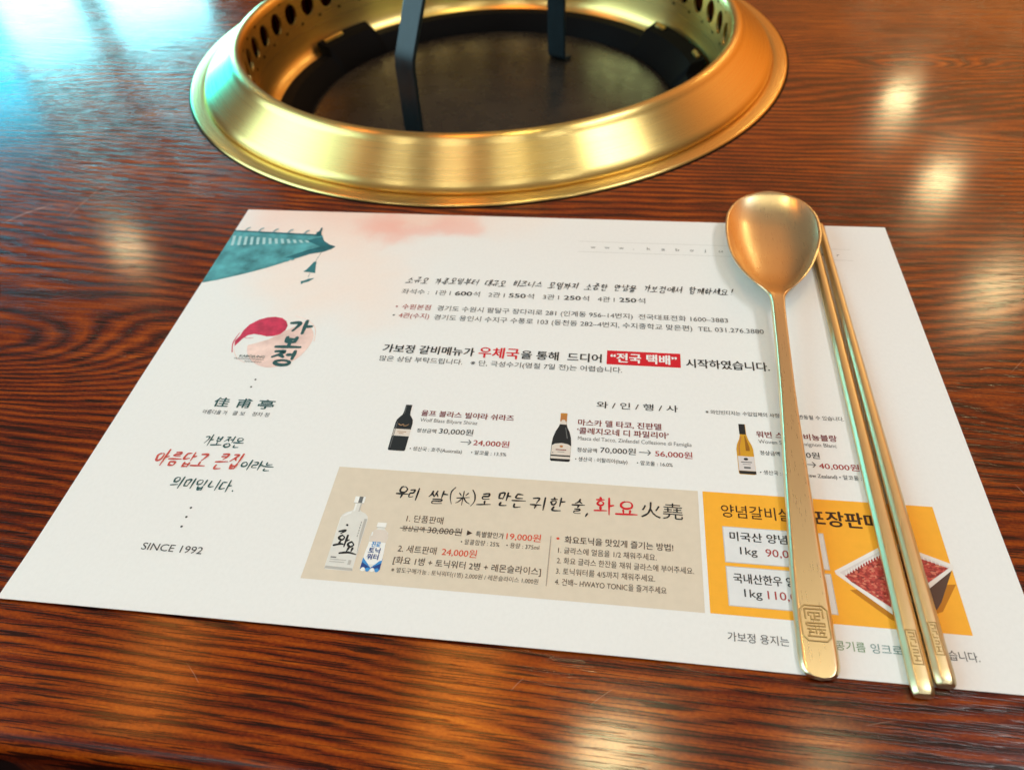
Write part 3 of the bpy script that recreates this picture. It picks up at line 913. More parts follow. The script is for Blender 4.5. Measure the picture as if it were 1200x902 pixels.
# ---- picture of a tiled roof corner with wind bell
def roof_picture():
    P = Print(0.05)
    P.poly([(0.05, 152.9), (0.05, 192.6), (10, 191.9), (20, 191.7), (32, 191.3), (42.4, 191.2), (43.6, 190.7), (44.6, 188.4), (45.7, 186.5), (48.9, 183.9), (52.2, 182.6), (50.6, 180.2), (47.5, 178.0), (41.9, 176.2), (38, 173.4),
            (35.1, 171.7), (30, 168.0), (25.3, 164.9), (18, 160.8), (11.8, 157.8), (6, 155.0)], 'roof')
    P.poly([(0.05, 191.6), (0.05, 192.9), (42.4, 191.5), (43.6, 190.6), (42.5, 190.0)], 'roof_dark')
    P.poly([(37, 186.5), (43.8, 189.6), (45.7, 186.5), (48.9, 183.9), (52.2, 182.6), (50.6, 180.2), (47.5, 178.0), (41.9, 176.2), (36, 172.6), (31, 172.6), (40, 179.2), (45, 182.0)], 'roof_dark')
    for i in range(13):
        x = 0.8 + i * 2.95
        k = 1 - i / 17
        P.poly([(x + 1.7, 180.6 + i * .34), (x + 3.0, 180.8 + i * .34), (x + 1.4, 188.4 - i * .16), (x + 0.1, 188.2 - i * .16)], 'roof_light')
    for i in range(17):                                     # scalloped tile ends
        t = i / 17
        P.disc(1.5 + 36 * t, 154.0 + 18.8 * t ** 0.98, .75, .75, 'roof', 10)
    for (bx, by) in ((5.5, 192.4), (12.2, 192.2), (19.5, 192.0), (26.8, 191.8), (34.8, 191.5)):   # ridge figures
        P.poly([(bx - .9, by), (bx + .3, by), (bx + .6, by + 1.6), (bx + 1.6, by + 2.5), (bx + 1.2, by + 3.2), (bx + .1, by + 2.6), (bx - .4, by + 1.6)], 'beast')
    P.poly([(40.2, 191.2), (43.0, 191.2), (42.3, 193.0), (41.9, 196.6), (41.2, 196.8), (41.0, 194.0), (40.0, 193.0)], 'roof_dark')
    P.build('roof_picture')
    B = Print(0.05)
    B.poly([(46.7, 177.6), (46.9, 177.6), (46.3, 170.4), (46.1, 170.4)], 'bell')
    B.poly([(45.6, 170.6), (46.8, 170.8), (47.3, 168.0), (48.4, 163.4), (48.7, 162.5), (46.0, 163.0), (43.0, 163.1), (44.2, 165.4)], 'bell')
    B.poly([(46.2, 162.6), (46.4, 162.6), (46.5, 159.4), (46.3, 159.4)], 'bell')
    B.poly([(44.7, 154.4), (45.6, 155.6), (47.4, 156.4), (49.4, 158.9), (46.9, 158.4), (45.4, 157.0), (44.0, 156.6)], 'bell')
    B.build('wind_bell_picture')


roof_picture()


# ---- round emblem of the restaurant
def emblem():
    E = Print(0.04)
    disc = [(47.8 + 12.9 * math.cos(a) * (1 + .02 * math.sin(5 * a)), 118.0 + 14.6 * math.sin(a) * (1 + .02 * math.cos(4 * a))) for a in (math.radians(d) for d in range(-168, 62, 6))]
    disc += [(46.6, 123.0), (43.0, 119.0), (38.5, 116.4)]
    E.poly(disc, 'blush')
    E.poly([(30.2, 114.0), (29.2, 117.2), (30.2, 120.2), (30.4, 123.4), (31.6, 127.0), (34.6, 130.4), (37.6, 132.0), (40.8, 132.6), (44.0, 132.0), (46.4, 130.2), (47.8, 127.6), (47.8, 124.8), (46.4, 122.2), (44.0, 120.9),
            (41.4, 120.5), (38.6, 121.2), (35.6, 121.6), (33.4, 120.8), (31.9, 118.6), (31.0, 116.0)], 'crimson')
    for (q, w_, i_) in (([(49, 133.6), (55, 131.5), (59.8, 126.5), (61.6, 119)], .30, 'blush'), ([(29.4, 122), (28.9, 116), (30.6, 110.4)], .40, 'crimson'), ([(31.6, 119.6), (33.8, 118.9), (36.0, 119.4)], .22, 'crimson'), ([(30.6, 112.2), (33.6, 107.6), (38, 105)], .22, 'blush')):
        E.stroke(q, w_, i_, (.5, .9))
    eo = E.build('restaurant_emblem')
    L = Print(0.09)

    def word(ch, x, y, w, h, bw):
        for st in syllable(ch):
            L.stroke([(x + w * px, y + h * py) for px, py in st], bw, 'teal', (0.9, 0.75), 0.06)
    word('가', 48.2, 123.2, 9.6, 7.6, 1.55)
    word('보', 47.6, 114.4, 9.0, 6.6, 1.5)
    word('정', 47.4, 105.0, 9.6, 7.6, 1.5)
    L.build('emblem_lettering', eo)
    type_line('emblem_caption', 'KABOJUNG', 34.4, 107.9, 10.4, 1.7, 'teal', 1.5, eo)
    type_line('emblem_caption', 'TRADITIONAL KOREAN', 32.6, 106.7, 12.2, 1.0, 'soft', 0.4, eo)
    type_line('emblem_caption', 'RESTAURANT', 37.6, 105.3, 7.0, 1.0, 'soft', 0.4, eo)


emblem()


# ---- wine offers
def arrow(x0, y, x1, a, parent=None):
    P = Print(0.09)
    P.rect(x0, y - .16, x1 - .3, y + .16, 'arrow')
    P.poly([(x1 - a * 1.15, y + a), (x1 - a * 1.15 + .45, y + a), (x1, y), (x1 - a * 1.15 + .45, y - a), (x1 - a * 1.15, y - a), (x1 - .45, y)], 'arrow')
    P.build('price_arrow', parent)


def bottle(name, cx, yb, prof, ink_, extra, parent=None):
    """prof: (half width, height) outline of the printed bottle"""
    P = Print(0.05)
    P.poly([(cx + hw, yb + h) for hw, h in prof] + [(cx - hw, yb + h) for hw, h in reversed(prof)], ink_)
    extra(P)
    return P.build(name, parent)


def wine_a(P):
    P.rect(104.2, 73.1, 110.2, 76.3, 'cream')
    P.rect(105.6, 74.9, 108.8, 75.2, 'bird'); P.rect(106.3, 74.1, 108.0, 74.4, 'bird')
    P.stroke([(105.2, 78.7), (106.2, 78.0), (107.0, 78.5), (107.4, 77.6)], .42, 'bird'); P.stroke([(107.4, 77.9), (108.2, 78.0), (109.0, 78.7)], .36, 'bird')
    P.rect(105.9, 87.6, 108.2, 87.9, 'arrow'); P.rect(104.5, 67.6, 104.75, 79.6, 'arrow'); P.rect(106.2, 83.4, 106.4, 87.2, 'arrow')


bottle('wine_bottle_picture', 107.1, 66.5, [(2.6, 0), (3.05, .4), (3.1, 12.6), (2.9, 14.2), (2.2, 15.4), (1.4, 16.6), (1.2, 18), (1.15, 21.5)], 'bottle_black', wine_a)


def wine_b(P):
    P.rect(162.15, 84.4, 164.45, 88.2, 'foil'); P.rect(162.05, 87.5, 164.55, 87.8, 'amber'); P.rect(162.15, 82.9, 164.45, 84.3, 'cream'); P.disc(163.3, 84.6, .7, .5, 'cream', 14)
    P.poly([(160.15, 69.1), (166.65, 69.1), (166.65, 73.2), (165.6, 74.0), (163.4, 74.4), (161.2, 74.0), (160.15, 73.2)], 'cream')
    P.rect(160.1, 67.5, 166.7, 68.5, 'cream')
    P.rect(161.6, 71.2, 165.2, 71.6, 'maroon'); P.rect(162.3, 70.4, 164.6, 70.6, 'grey'); P.disc(163.4, 72.9, .6, .5, 'foil', 12)
    P.poly([(165.0, 76.5), (165.4, 76.5), (164.4, 81.5), (164.15, 81.5)], 'arrow'); P.rect(160.5, 69.8, 160.9, 70.2, 'grey')


bottle('wine_bottle_picture', 163.35, 66.4, [(2.9, 0), (3.35, .4), (3.35, 7.6), (3.1, 10.4), (2.4, 13.2), (1.5, 15.4), (1.15, 16.8), (1.1, 21.7)], 'bottle_black', wine_b)


def wine_c(P):
    P.rect(223.4, 83.2, 225.5, 87.9, 'bottle_black')
    P.poly([(224.9, 76.0), (226.2, 76.0), (226.2, 77.6), (225.2, 82.6), (224.9, 82.6)], 'amber_dark')
    P.poly([(222.5, 74.0), (223.0, 74.0), (223.0, 77.6), (224.0, 82.0), (223.7, 82.4), (222.6, 78.0)], 'foil')
    P.rect(222.05, 67.5, 227.3, 73.6, 'lavender')
    P.disc(224.6, 72.4, .75, .55, 'bottle_black', 14); P.rect(222.9, 70.9, 226.4, 71.3, 'grey'); P.rect(223.4, 70.1, 226.0, 70.3, 'grey'); P.rect(223.7, 68.4, 225.8, 69.2, 'arrow')
    P.rect(222.0, 66.2, 227.4, 67.4, 'bottle_black')


bottle('wine_bottle_picture', 224.6, 66.0, [(2.3, 0), (2.75, .4), (2.75, 10.6), (2.4, 12.6), (1.5, 15.0), (1.05, 17.2), (1.0, 21.9)], 'amber', wine_c)
for args in (
    ('wine_name_text', '울프 블라스 빌야라 쉬라즈', 112.3, 83.0, 33.5, 2.8, 'maroon', 1.3), ('wine_subtitle_text', 'Wolf Blass Bilyara Shiraz', 112.6, 80.1, 20.6, 2.2, 'grey', 0),
    ('wine_price_text', '정상금액', 112.4, 75.2, 6.9, 1.9, 'black', 0.5), ('wine_price_text', '30,000원', 120.3, 75.1, 12.1, 2.9, 'black', 0.4), ('sale_price_text', '24,000원', 133.1, 70.8, 12.5, 2.9, 'red', 0.7),
    ('wine_origin_text', '• 생산국 : 호주(Australia)', 111.6, 66.9, 18.3, 1.9, 'soft', 0.1), ('wine_origin_text', '• 알코올 : 13.5%', 133.0, 66.9, 12.1, 1.9, 'soft', 0.1),
    ('wine_name_text', '마스카 델 타코, 진판델', 168.4, 82.9, 28.8, 2.9, 'maroon', 1.3), ('wine_name_text', '‘콜레지오네 디 파밀리아’', 168.3, 79.1, 31.3, 2.9, 'maroon', 1.3),
    ('wine_subtitle_text', 'Masca del Tacco, Zinfandel Collezione di Famiglia', 168.8, 76.1, 38.4, 2.2, 'grey', 0),
    ('wine_price_text', '정상금액', 168.8, 71.0, 6.7, 1.9, 'black', 0.5), ('wine_price_text', '70,000원', 176.6, 71.1, 11.9, 2.9, 'black', 0.4), ('sale_price_text', '56,000원', 194.9, 71.0, 12.3, 2.9, 'red', 0.7),
    ('wine_origin_text', '• 생산국 : 이탈리아(Italy)', 168.4, 67.0, 17.4, 1.9, 'soft', 0.1), ('wine_origin_text', '• 알코올 : 16.0%', 188.9, 67.0, 11.7, 1.9, 'soft', 0.1),
    ('wine_name_text', '워번 스톤 소비뇽블랑', 228.9, 82.3, 26.5, 2.8, 'maroon', 1.3), ('wine_subtitle_text', 'Woven Stone Sauvignon Blanc', 229.4, 79.5, 25.4, 2.2, 'grey', 0),
    ('wine_price_text', '정상금액', 229.4, 74.6, 6.4, 1.9, 'black', 0.5), ('wine_price_text', '50,000원', 236.9, 74.4, 11.7, 2.8, 'black', 0.4), ('sale_price_text', '40,000원', 247.7, 70.2, 12.6, 2.8, 'red', 0.7),
    ('wine_origin_text', '• 생산국 : 뉴질랜드(New Zealand)', 228.6, 66.4, 24.1, 1.9, 'soft', 0.1), ('wine_origin_text', '• 알코올 : 13.0%', 253.4, 66.4, 11.8, 1.9, 'soft', 0.1),
):
    type_line(*args)
arrow(128.7, 72.1, 132.5, 1.15); arrow(189.6, 72.5, 193.6, 1.15); arrow(242.8, 71.8, 246.9, 1.15)

# ---- beige advert for the rice spirit
bp_ = Print(0.03).rect(89.4, 15.35, 208.25, 58.0, 'beige', 40).build('spirit_advert')
hk = dict(parent=bp_, slant=0.10, jit=0.035)
brush_line('advert_heading_text', '우리', 111.2, 46.9, 7.6, 4.4, 'black', .66, **hk); brush_line('advert_heading_text', '쌀', 122.0, 45.8, 6.0, 5.0, 'black', .62, **hk)
brush_line('advert_heading_text', '(米)', 128.6, 46.6, 9.4, 5.2, 'black', .48, gap=0.02, **{**hk, 'slant': 0})
brush_line('advert_heading_text', '로', 138.6, 46.4, 3.8, 5.0, 'black', .64, **hk); brush_line('advert_heading_text', '만든', 144.3, 46.4, 8.8, 5.0, 'black', .64, **hk)
brush_line('advert_heading_text', '귀한', 155.6, 46.5, 10.4, 5.2, 'black', .64, **hk); brush_line('advert_heading_text', '술,', 168.6, 45.9, 5.4, 5.4, 'black', .60, **hk)
brush_line('advert_heading_text', '화요', 176.1, 46.4, 12.6, 5.8, 'bright_red', .74, parent=bp_, jit=0.012, gap=0.2)
type_line('advert_heading_text', '火堯', 190.3, 46.3, 13.0, 6.0, 'black', -0.2, parent=bp_)
for args in (
    ('advert_text', '1. 단품판매', 116.8, 38.1, 11.8, 2.7, 'brown', 0.1), ('advert_text', '정상금액', 116.1, 34.6, 7.2, 2.1, 'brown', 0.1), ('advert_text', '30,000원', 124.3, 34.4, 10.9, 2.8, 'brown', 0.1),
    ('advert_text', '특별할인가', 139.6, 34.5, 8.8, 2.1, 'brown', 0.5), ('sale_price_text', '19,000원', 149.2, 34.3, 10.7, 2.8, 'orange_red', 0.7), ('advert_text', '• 알콜함량 : 25%    • 용량 : 375ml', 135.4, 31.5, 24.3, 1.9, 'brown', 0),
    ('advert_text', '2. 세트판매', 116.5, 27.0, 12.0, 2.7, 'brown', 0.1), ('sale_price_text', '24,000원', 130.2, 27.0, 10.8, 2.8, 'orange_red', 0.5), ('advert_text', '[화요 1병 + 토닉워터 2병 + 레몬슬라이스]', 116.0, 22.9, 45.0, 2.6, 'brown', 0.4),
    ('advert_text', '※ 별도구매가능 : 토닉워터(1병) 2,000원 / 레몬슬라이스 1,000원', 116.1, 19.9, 44.4, 1.8, 'brown', 0),
    ('recipe_text', '•', 164.6, 34.8, 1.0, 3.0, 'orange_red', 1.0), ('recipe_text', '화요토닉을 맛있게 즐기는 방법!', 167.2, 34.7, 32.8, 2.6, 'brown', 0.8), ('recipe_text', '1. 글라스에 얼음을 1/2 채워주세요.', 165.5, 31.0, 29.5, 2.3, 'brown', 0.05),
    ('recipe_text', '2. 화요 글라스 한잔을 채워 글라스에 부어주세요.', 165.4, 27.4, 40.4, 2.3, 'brown', 0.05), ('recipe_text', '3. 토닉워터를 4/5까지 채워주세요.', 165.4, 23.8, 29.1, 2.3, 'brown', 0.05),
    ('recipe_text', '4. 건배~ HWAYO TONIC을 즐겨주세요', 165.4, 20.2, 32.3, 2.3, 'brown', 0.05),
):
    type_line(*args, parent=bp_)
Print(0.09).rect(162.8, 19.6, 163.05, 36.9, 'divider').build('divider_line', bp_)
Print(0.11).rect(115.4, 35.55, 135.2, 35.8, 'brown').build('strike_line', bp_)
Print(0.09).poly([(136.8, 34.7), (138.5, 35.7), (136.8, 36.7)], 'brown').build('price_arrow', bp_)


def soju(P):
    P.rect(95.5, 20.4, 96.3, 38.0, 'frost_light'); P.rect(103.3, 20.2, 104.2, 38.0, 'frost_dark'); P.poly([(95.6, 19.4), (104.4, 19.2), (104.2, 20.1), (95.8, 20.3)], 'frost_dark')
    P.rect(98.9, 40.6, 99.5, 43.6, 'frost_light'); P.rect(100.6, 40.6, 101.0, 43.6, 'frost_dark')
    P.rect(98.2, 43.9, 101.6, 46.4, 'frost_light'); P.poly([(99.6, 43.9), (100.9, 43.9), (100.9, 46.4), (99.6, 46.4)], 'arrow'); P.rect(98.2, 43.7, 101.6, 43.95, 'frost_dark')
    P.poly([(95.9, 38.4), (97.4, 40.0), (98.6, 40.5), (98.5, 39.7), (96.8, 38.6)], 'frost_light')
    for st in ([(98.2, 35.4), (98.7, 34.9)], [(96.4, 32.6), (98.6, 33.2), (97.2, 31.9)], [(98.0, 31.4), (97.0, 30.4), (98.2, 29.6), (98.8, 30.6), (98.0, 31.3)], [(97.9, 29.2), (97.5, 28.0)], [(96.0, 27.5), (98.2, 28.2), (99.4, 28.0)],
               [(99.7, 31.6), (99.5, 27.2)], [(99.6, 29.4), (100.6, 29.9)], [(101.6, 29.3), (100.5, 28.4), (101.4, 27.4), (102.4, 28.2), (101.6, 29.2)], [(101.2, 27.2), (100.8, 25.8)], [(102.4, 27.2), (102.2, 25.8)], [(98.6, 24.9), (101.4, 25.4), (104.0, 24.9)]):
        P.stroke(st, .68, 'black', (.9, .55))
    P.rect(96.4, 23.2, 98.2, 23.6, 'grey'); P.rect(96.4, 22.5, 101.6, 22.75, 'frost_dark'); P.rect(96.4, 21.7, 101.2, 21.95, 'frost_dark'); P.rect(102.3, 21.2, 103.2, 22.8, 'frost_dark')
    for k in range(6): P.rect(102.6, 31.2 + k * 1.0, 102.8, 31.8 + k * 1.0, 'grey')


bottle('spirit_bottle_picture', 99.95, 19.1, [(3.9, 0), (4.4, .4), (4.5, 18.6), (4.25, 19.8), (3.2, 20.9), (1.6, 21.6), (1.05, 22.2), (1.1, 24.6), (1.7, 24.8), (1.7, 27.3)], 'frost', soju, bp_)


def tonic(P):
    P.rect(107.95, 35.4, 110.75, 37.1, 'frost_light'); P.rect(107.9, 35.2, 110.8, 35.4, 'frost_dark')
    P.poly([(106.9, 29.9), (112.3, 29.9), (112.4, 32.6), (111.6, 33.8), (110.8, 34.4), (108.2, 34.4), (107.2, 33.6), (106.7, 32.6)], 'cream')
    P.poly([(106.6, 22.0), (112.5, 22.0), (112.5, 26), (112.2, 29.8), (107.0, 29.8), (106.6, 26)], 'frost_light')
    P.poly([(106.5, 20.2), (112.6, 20.2), (112.6, 24.2), (109.6, 20.8), (106.5, 24.2)], 'sky')
    P.poly([(106.5, 20.2), (109.6, 20.8), (106.5, 22.6)], 'navy'); P.poly([(112.6, 20.2), (109.6, 20.8), (112.6, 22.6)], 'navy')
    for k in range(4): P.disc(107.4 + k * 1.45, 20.1, .66, .7, 'sky' if k % 2 else 'frost_light', 12)
    P.rect(107.0, 32.0, 107.4, 33.4, 'frost_light')


tb = bottle('tonic_bottle_picture', 109.55, 19.6, [(2.8, 0), (3.1, .5), (3.1, 4), (2.75, 7), (2.7, 10), (2.95, 12.2), (2.6, 13.8), (1.3, 15.0), (1.1, 15.6), (1.4, 15.8), (1.4, 17.5)], 'frost', tonic, bp_)
for (bd, bx, by, bw_) in (('진로', 107.9, 28.0, 2.9), ('토닉', 107.5, 25.8, 3.7), ('워터', 107.5, 23.6, 3.7)):
    type_line('advert_text', bd, bx, by, bw_, 2.0, 'navy' if by < 28 else 'sky', 2.0, parent=bp_, layer=0.14)

# ---- amber advert for the marinated ribs
op_ = Print(0.03).rect(209.75, 15.45, 279.55, 58.0, 'amber_panel', 24).build('rib_advert')
type_line('advert_heading_text', '양념갈비살', 215.1, 48.6, 21.4, 4.8, 'dark_brown', 0.3, parent=op_)
type_line('advert_heading_text', '포장판매', 241.1, 47.9, 21.7, 5.7, 'dark_brown', 1.9, parent=op_)
for (ya, yb_) in ((32.75, 44.9), (18.55, 30.95)):
    Print(0.045).rect(215.05, ya - .3, 245.0, yb_ + .3, 'line').rect(215.35, ya, 244.7, yb_, 'box_grey').build('price_box', op_)
for args in (
    ('price_box_text', '미국산 양념갈비', 217.0, 40.2, 23.7, 3.2, 'black', 1.1), ('price_box_text', '1kg', 219.7, 35.3, 5.0, 3.3, 'black', 0.3), ('sale_price_text', '90,000원', 227.1, 35.2, 14.1, 3.4, 'red', 0.3),
    ('price_box_text', '국내산한우 양념갈비', 217.0, 25.8, 25.6, 3.2, 'black', 1.1), ('price_box_text', '1kg', 219.7, 21.2, 5.0, 3.3, 'black', 0.3), ('sale_price_text', '110,000원', 226.2, 21.1, 15.6, 3.4, 'red', 0.3),
):
    type_line(*args, parent=op_, layer=0.11)


def tray_picture():
    P = Print(0.06)
    P.poly([(249.5, 26.5), (259.0, 18.2), (262.5, 17.0), (273.5, 22.0), (279.3, 31.0), (270, 30)], 'tray_shade')
    P.poly([(246.4, 31.6), (260.1, 19.4), (261.3, 17.6), (272.2, 22.6), (273.9, 25.0), (279.9, 36.6), (262, 30)], 'tray_side')
    P.poly([(246.2, 32.4), (246.4, 31.3), (259.6, 19.9), (260.6, 19.6), (280.1, 36.2), (280.1, 37.6), (265.2, 43.6), (263.6, 43.7)], 'tray_white')
    P.poly([(247.6, 32.0), (260.1, 21.2), (279.2, 36.6), (264.2, 42.8)], 'lavender')
    P.poly([(248.8, 31.0), (250.3, 29.2), (259.9, 21.9), (263, 24.0), (268.6, 28.4), (278.6, 36.2), (274, 38.0), (264.0, 41.2), (256, 36.4)], 'meat')
    for i in range(16):
        t = i / 16
        x, y = 249.4 + 13.6 * t, 31.6 + 8.9 * t
        P.poly([(x - .15, y + .9), (x + .15, y + .9), (x + .15, y - .4), (x - .15, y - .4)], 'tray_white')
    for i in range(12):
        t = i / 12
        x, y = 265.4 + 12 * t, 41.2 - 4.4 * t
        P.poly([(x - .15, y + .8), (x + .15, y + .8), (x + .15, y - .3), (x - .15, y - .3)], 'tray_white')
    P.build('meat_tray_picture', op_)


tray_picture()


# ------------------------------------------------------------------ cutlery
def interp(tab, t):
    for (a, va), (b, vb) in zip(tab, tab[1:]):
        if t <= b:
            k = (t - a) / (b - a)
            k = k * k * (3 - 2 * k) if False else k
            return va + (vb - va) * k
    return tab[-1][1]


def smooth_tab(tab):
    """monotone-ish cubic through the table"""
    def g(t):
        n = len(tab)
        if t <= tab[0][0]: return tab[0][1]
        if t >= tab[-1][0]: return tab[-1][1]
        i = max(k for k in range(n - 1) if tab[k][0] <= t)
        x0, y0 = tab[i]; x1, y1 = tab[i + 1]
        h = x1 - x0
        d = (y1 - y0) / h
        dl = (y0 - tab[i - 1][1]) / (x0 - tab[i - 1][0]) if i > 0 else d
        dr = (tab[i + 2][1] - y1) / (tab[i + 2][0] - x1) if i + 2 < n else d
        m0 = 0 if dl * d <= 0 else 2 * dl * d / (dl + d)
        m1 = 0 if dr * d <= 0 else 2 * dr * d / (dr + d)
        u = (t - x0) / h
        return (2 * u ** 3 - 3 * u * u + 1) * y0 + (u ** 3 - 2 * u * u + u) * h * m0 + (-2 * u ** 3 + 3 * u * u) * y1 + (u ** 3 - u * u) * h * m1
    return g


SP_C = smooth_tab([(-1, 237.2), (20, 237.6), (50, 238.5), (100, 240.2), (150, 242.0), (173, 243.4), (195, 245.6), (224, 247.2)])
SP_W = smooth_tab([(-1.4, 0.4), (-1.1, 2.6), (-.4, 4.0), (1.2, 5.0), (4, 5.35), (20, 5.2), (45, 4.5), (66, 3.9), (105, 2.85), (130, 2.7), (143, 2.7), (148, 3.0), (151, 4.1), (154, 6.2), (158, 9.3), (165, 13.2), (173, 16.3), (184, 18.9), (195, 20.0), (204, 19.6), (211, 17.6), (216, 14.9), (220, 11.4), (222.5, 8.0), (223.8, 4.6), (224.3, .3)])
SP_Z = smooth_tab([(-2, 2.6), (20, 3.0), (60, 4.6), (105, 7.4), (135, 9.3), (150, 9.7), (165, 9.0), (195, 8.4), (224, 9.0)])       # top of the handle / rim
SP_D = smooth_tab([(140, 0), (148, 0.15), (153, 1.1), (160, 2.9), (172, 4.7), (188, 5.6), (203, 5.0), (213, 3.5), (219, 1.7), (222.6, 0.25), (224, 0)])
SP_T = smooth_tab([(-2, 1.7), (4, 2.2), (60, 2.4), (130, 2.6), (150, 2.0), (160, 1.2), (190, 1.0), (224, 1.0)])


def spoon_top(x, y):
    u = min(1, abs(x - SP_C(y)) / max(SP_W(y), .1))
    return SP_Z(y) - SP_D(y) * (1 - min(1, u / .955) ** 3.2)


def build_spoon():
    ys = [-1.4, -1.3, -1.1, -.8, -.4, 0.2, 1.2, 2.5, 4, 7] + [10 + i * 5 for i in range(27)] + [143, 145.5, 148, 149.5, 151, 152.5, 154, 156, 158, 161] + [165 + i * 3 for i in range(14)] + [206, 208.5, 211, 213.5, 216, 218, 220, 221.3, 222.5, 223.2, 223.7, 224.0, 224.2, 224.3]
    us = [-1, -.985, -.955, -.935, -.9, -.86, -.82, -.76, -.7, -.55, -.38, -.2, 0, .2, .38, .55, .7, .76, .82, .86, .9, .935, .955, .985, 1]
    v, f = [], []
    nu = len(us)
    for y in ys:
        c, w, z, d, t = SP_C(y), SP_W(y), SP_Z(y), SP_D(y), SP_T(y)
        blade = min(1, d / 2.5)
        for u in us:                                  # upper face: bowl, or a flat handle with a rounded bevel
            edge = (1 - blade) * (0.55 * t) * max(0, (abs(u) - .72) / .28) ** 2
            lip = blade * 0.10 * max(0, (abs(u) - .97) / .03)
            v.append(((c + w * u) * MM, y * MM, (z - d * (1 - min(1, abs(u) / .955) ** 3.2) - edge - lip) * MM))
        for u in us[::-1]:
            edge = (0.45 * t) * max(0, (abs(u) - .72) / .28) ** 2
            zz = z - t - d * (1 - min(1, abs(u) / .955) ** 3.2) * (1.0) + edge * (1 if blade < .5 else 1.1)
            top = z - d * (1 - min(1, abs(u) / .955) ** 3.2) - (1 - blade) * (0.55 * t) * max(0, (abs(u) - .72) / .28) ** 2
            v.append(((c + w * u * (1.0)) * MM, y * MM, min(zz, top - .05 * t) * MM))
    m = 2 * nu
    for j in range(len(ys) - 1):
        for i in range(m):
            k = (i + 1) % m
            f.append((j * m + i, j * m + k, (j + 1) * m + k, (j + 1) * m + i))
    f.append(tuple(range(m))[::-1]); f.append(tuple((len(ys) - 1) * m + i for i in range(m)))
    o = recalc(mesh_obj('spoon', v, f, M['spoon_brass']))
    autosmooth(o, 50)
    tag(o, 'satin brass Korean soup spoon with round bowl and stamped seal on the placemat', 'spoon')
    return o


spoon = build_spoon()


def ridge(paths, zf, w, h, name, mat, parent):
    """stamped lines standing a hair proud of the metal: trapezoid bars following the surface height zf(x, y)"""
    v, f = [], []
    for path in paths:
        q = []
        for (a, b) in zip(path, path[1:]):
            n = max(1, int(math.hypot(b[0] - a[0], b[1] - a[1]) / .8))
            q += [(a[0] + (b[0] - a[0]) * k / n, a[1] + (b[1] - a[1]) * k / n) for k in range(n)]
        q.append(path[-1])
        b0 = len(v)
        for i, (x, y) in enumerate(q):
            p, s = q[max(i - 1, 0)], q[min(i + 1, len(q) - 1)]
            if path[0] == path[-1] and i in (0, len(q) - 1): p, s = q[-2], q[1]
            dx, dy = s[0] - p[0], s[1] - p[1]
            d = math.hypot(dx, dy) or 1
            nx, ny = -dy / d, dx / d
            for o_, hh in ((-.5, -.12), (-.26, 1), (.26, 1), (.5, -.12)):
                X, Y = x + nx * w * o_, y + ny * w * o_
                v.append((X * MM, Y * MM, (zf(X, Y) + (h * hh if hh > 0 else hh)) * MM))
        for i in range(len(q) - 1):
            for k in range(3):
                f.append((b0 + i * 4 + k, b0 + i * 4 + 4 + k, b0 + i * 4 + 5 + k, b0 + i * 4 + 1 + k))
        e0 = b0 + (len(q) - 1) * 4
        f.append((b0, b0 + 1, b0 + 2, b0 + 3)); f.append((e0 + 3, e0 + 2, e0 + 1, e0))
    o = recalc(mesh_obj(name, v, f, mat, parent))
    return autosmooth(o, 60)


def seal_paths(cx, cy, w, h):
    """chamfered frame with a maze-like seal character inside"""
    def P(l): return [(cx + (x - .5) * w, cy + (y - .5) * h) for x, y in l]
    out = [P([(.18, 0), (.82, 0), (1, .13), (1, .87), (.82, 1), (.18, 1), (0, .87), (0, .13), (.18, 0)])]
    out += [P(l) for l in ([(.18, .90), (.82, .90), (.82, .64)], [(.18, .90), (.18, .60)], [(.30, .80), (.70, .80), (.70, .70), (.48, .70)], [(.30, .80), (.30, .70)], [(.38, .70), (.38, .60), (.68, .60)], [(.52, .80), (.52, .62)],
                           [(.18, .50), (.84, .50), (.84, .42), (.18, .42)], [(.18, .50), (.18, .42)], [(.50, .42), (.50, .20)], [(.18, .33), (.84, .33)], [(.22, .24), (.42, .24)], [(.60, .24), (.80, .24)],
                           [(.16, .13), (.84, .13)], [(.30, .33), (.30, .26)], [(.70, .33), (.70, .26)], [(.24, .13), (.24, .20)], [(.76, .13), (.76, .20)])]
    return out


ridge(seal_paths(237.5, 13.9, 7.4, 10.4), spoon_top, 0.56, 0.34, 'stamped_seal', M['seal_brass'], spoon)


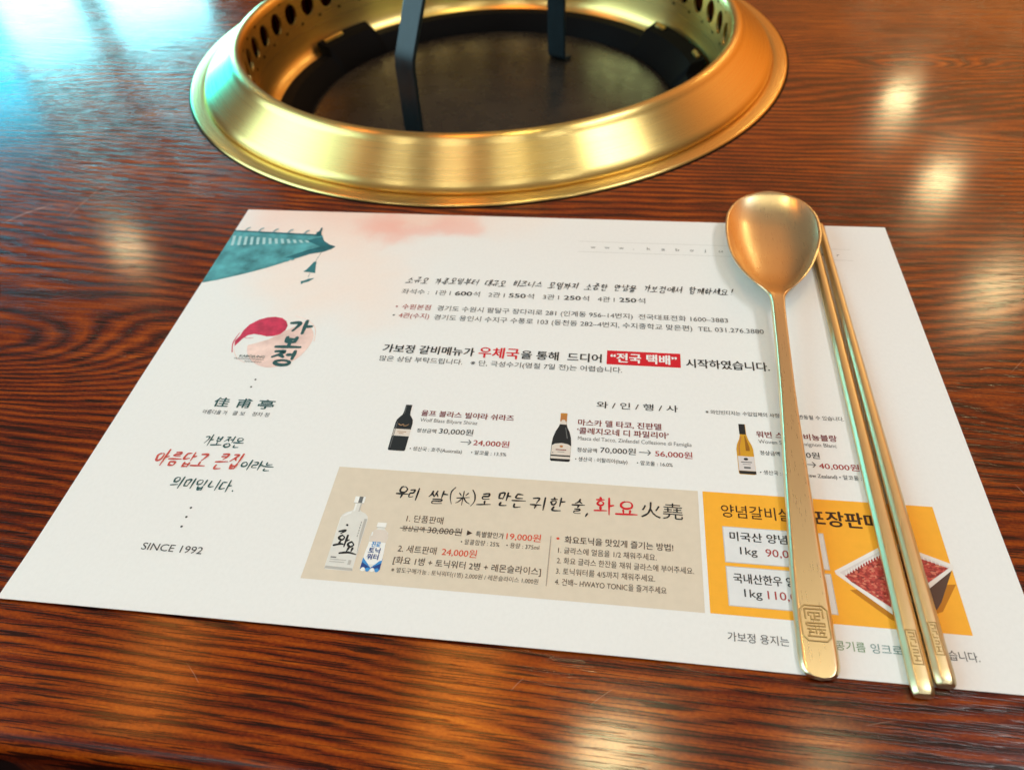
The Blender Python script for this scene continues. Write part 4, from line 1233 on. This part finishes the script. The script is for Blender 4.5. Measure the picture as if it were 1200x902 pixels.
def build_chopstick(label, x_end, x_tip, y_end, y_tip, w_end, w_tip, t_end, t_tip, z_end, bev):
    """flat metal stick: eight-sided section with wide bevels, slimmer towards the tip; z follows what it lies on"""
    L = y_tip - y_end
    ts = [0, .004, .010, .02, .05] + [.1 + .09 * i for i in range(10)] + [.985, .995, 1]
    v, f = [], []
    m = 8
    def dims(t):
        w = w_end + (w_tip - w_end) * t
        th = t_end + (t_tip - t_end) * t
        k = 1.0
        if t < .02: k = [.80, .93, .985, 1][[0, .004, .010, .02].index(t)] if t in (0, .004, .010, .02) else 1
        if t > .985: k = {.995: .85, 1: .6}.get(t, 1)
        return w * k, th * k
    def zb(t): return z_end * (1 - t) + 0.62 * t
    for t in ts:
        w, th = dims(t)
        x = x_end + (x_tip - x_end) * t; y = y_end + L * t
        b = bev * w; bz = .40 * th
        z0 = zb(t)
        for dx, dz in ((-w / 2 + b * .6, 0), (w / 2 - b * .6, 0), (w / 2, th - bz - .25 * th), (w / 2, th - bz), (w / 2 - b, th), (-w / 2 + b, th), (-w / 2, th - bz), (-w / 2, th - bz - .25 * th)):
            v.append(((x + dx) * MM, y * MM, (z0 + dz) * MM))
    for j in range(len(ts) - 1):
        for i in range(m):
            k = (i + 1) % m
            f.append((j * m + i, j * m + k, (j + 1) * m + k, (j + 1) * m + i))
    f.append(tuple(range(m))[::-1]); f.append(tuple((len(ts) - 1) * m + i for i in range(m)))
    o = recalc(mesh_obj('chopstick', v, f, M['stick_brass']))
    bv = o.modifiers.new('bevel', 'BEVEL'); bv.width = 0.00022; bv.segments = 2; bv.limit_method = 'ANGLE'; bv.angle_limit = math.radians(22)
    autosmooth(o, 50)
    tag(o, label, 'chopstick', 'pair of flat brass chopsticks beside the spoon')

    def top(x, y):
        t = (y - y_end) / L
        w, th = dims(max(t, .03))
        return zb(t) + th
    return o, top, (lambda y: x_end + (x_tip - x_end) * (y - y_end) / L)


c1, top1, cx1 = build_chopstick('inner brass chopstick lying right beside the spoon handle, its seal end overhanging the paper', 261.9, 264.2, -3.6, 207.5, 6.0, 3.5, 3.2, 2.4, 0.62, .22)
c2, top2, cx2 = build_chopstick('outer brass chopstick on the far side of its pair, next to the bare paper margin', 268.1, 268.7, -0.4, 210.5, 5.7, 3.2, 3.2, 2.4, 0.62, .27)


def stick_seal(cx, cy, w, h):
    def P(l): return [(cx + (x - .5) * w, cy + (y - .5) * h) for x, y in l]
    return [P(l) for l in ([(0, 0), (1, 0), (1, 1), (0, 1), (0, 0)], [(.25, .92), (.75, .92), (.75, .80), (.3, .80)], [(.3, .72), (.75, .72), (.75, .62)], [(.25, .62), (.25, .52), (.75, .52)], [(.28, .42), (.75, .42), (.75, .33), (.25, .33)], [(.25, .24), (.78, .24)], [(.5, .24), (.5, .12)], [(.25, .10), (.78, .10)])]


ridge(stick_seal(cx1(9.0) - .1, 9.0, 2.7, 9.6), top1, 0.36, 0.26, 'stamped_seal', M['seal_brass'], c1)
ridge(stick_seal(cx2(12.0), 12.0, 2.2, 9.2), top2, 0.32, 0.24, 'stamped_seal', M['seal_brass'], c2)

set_type()
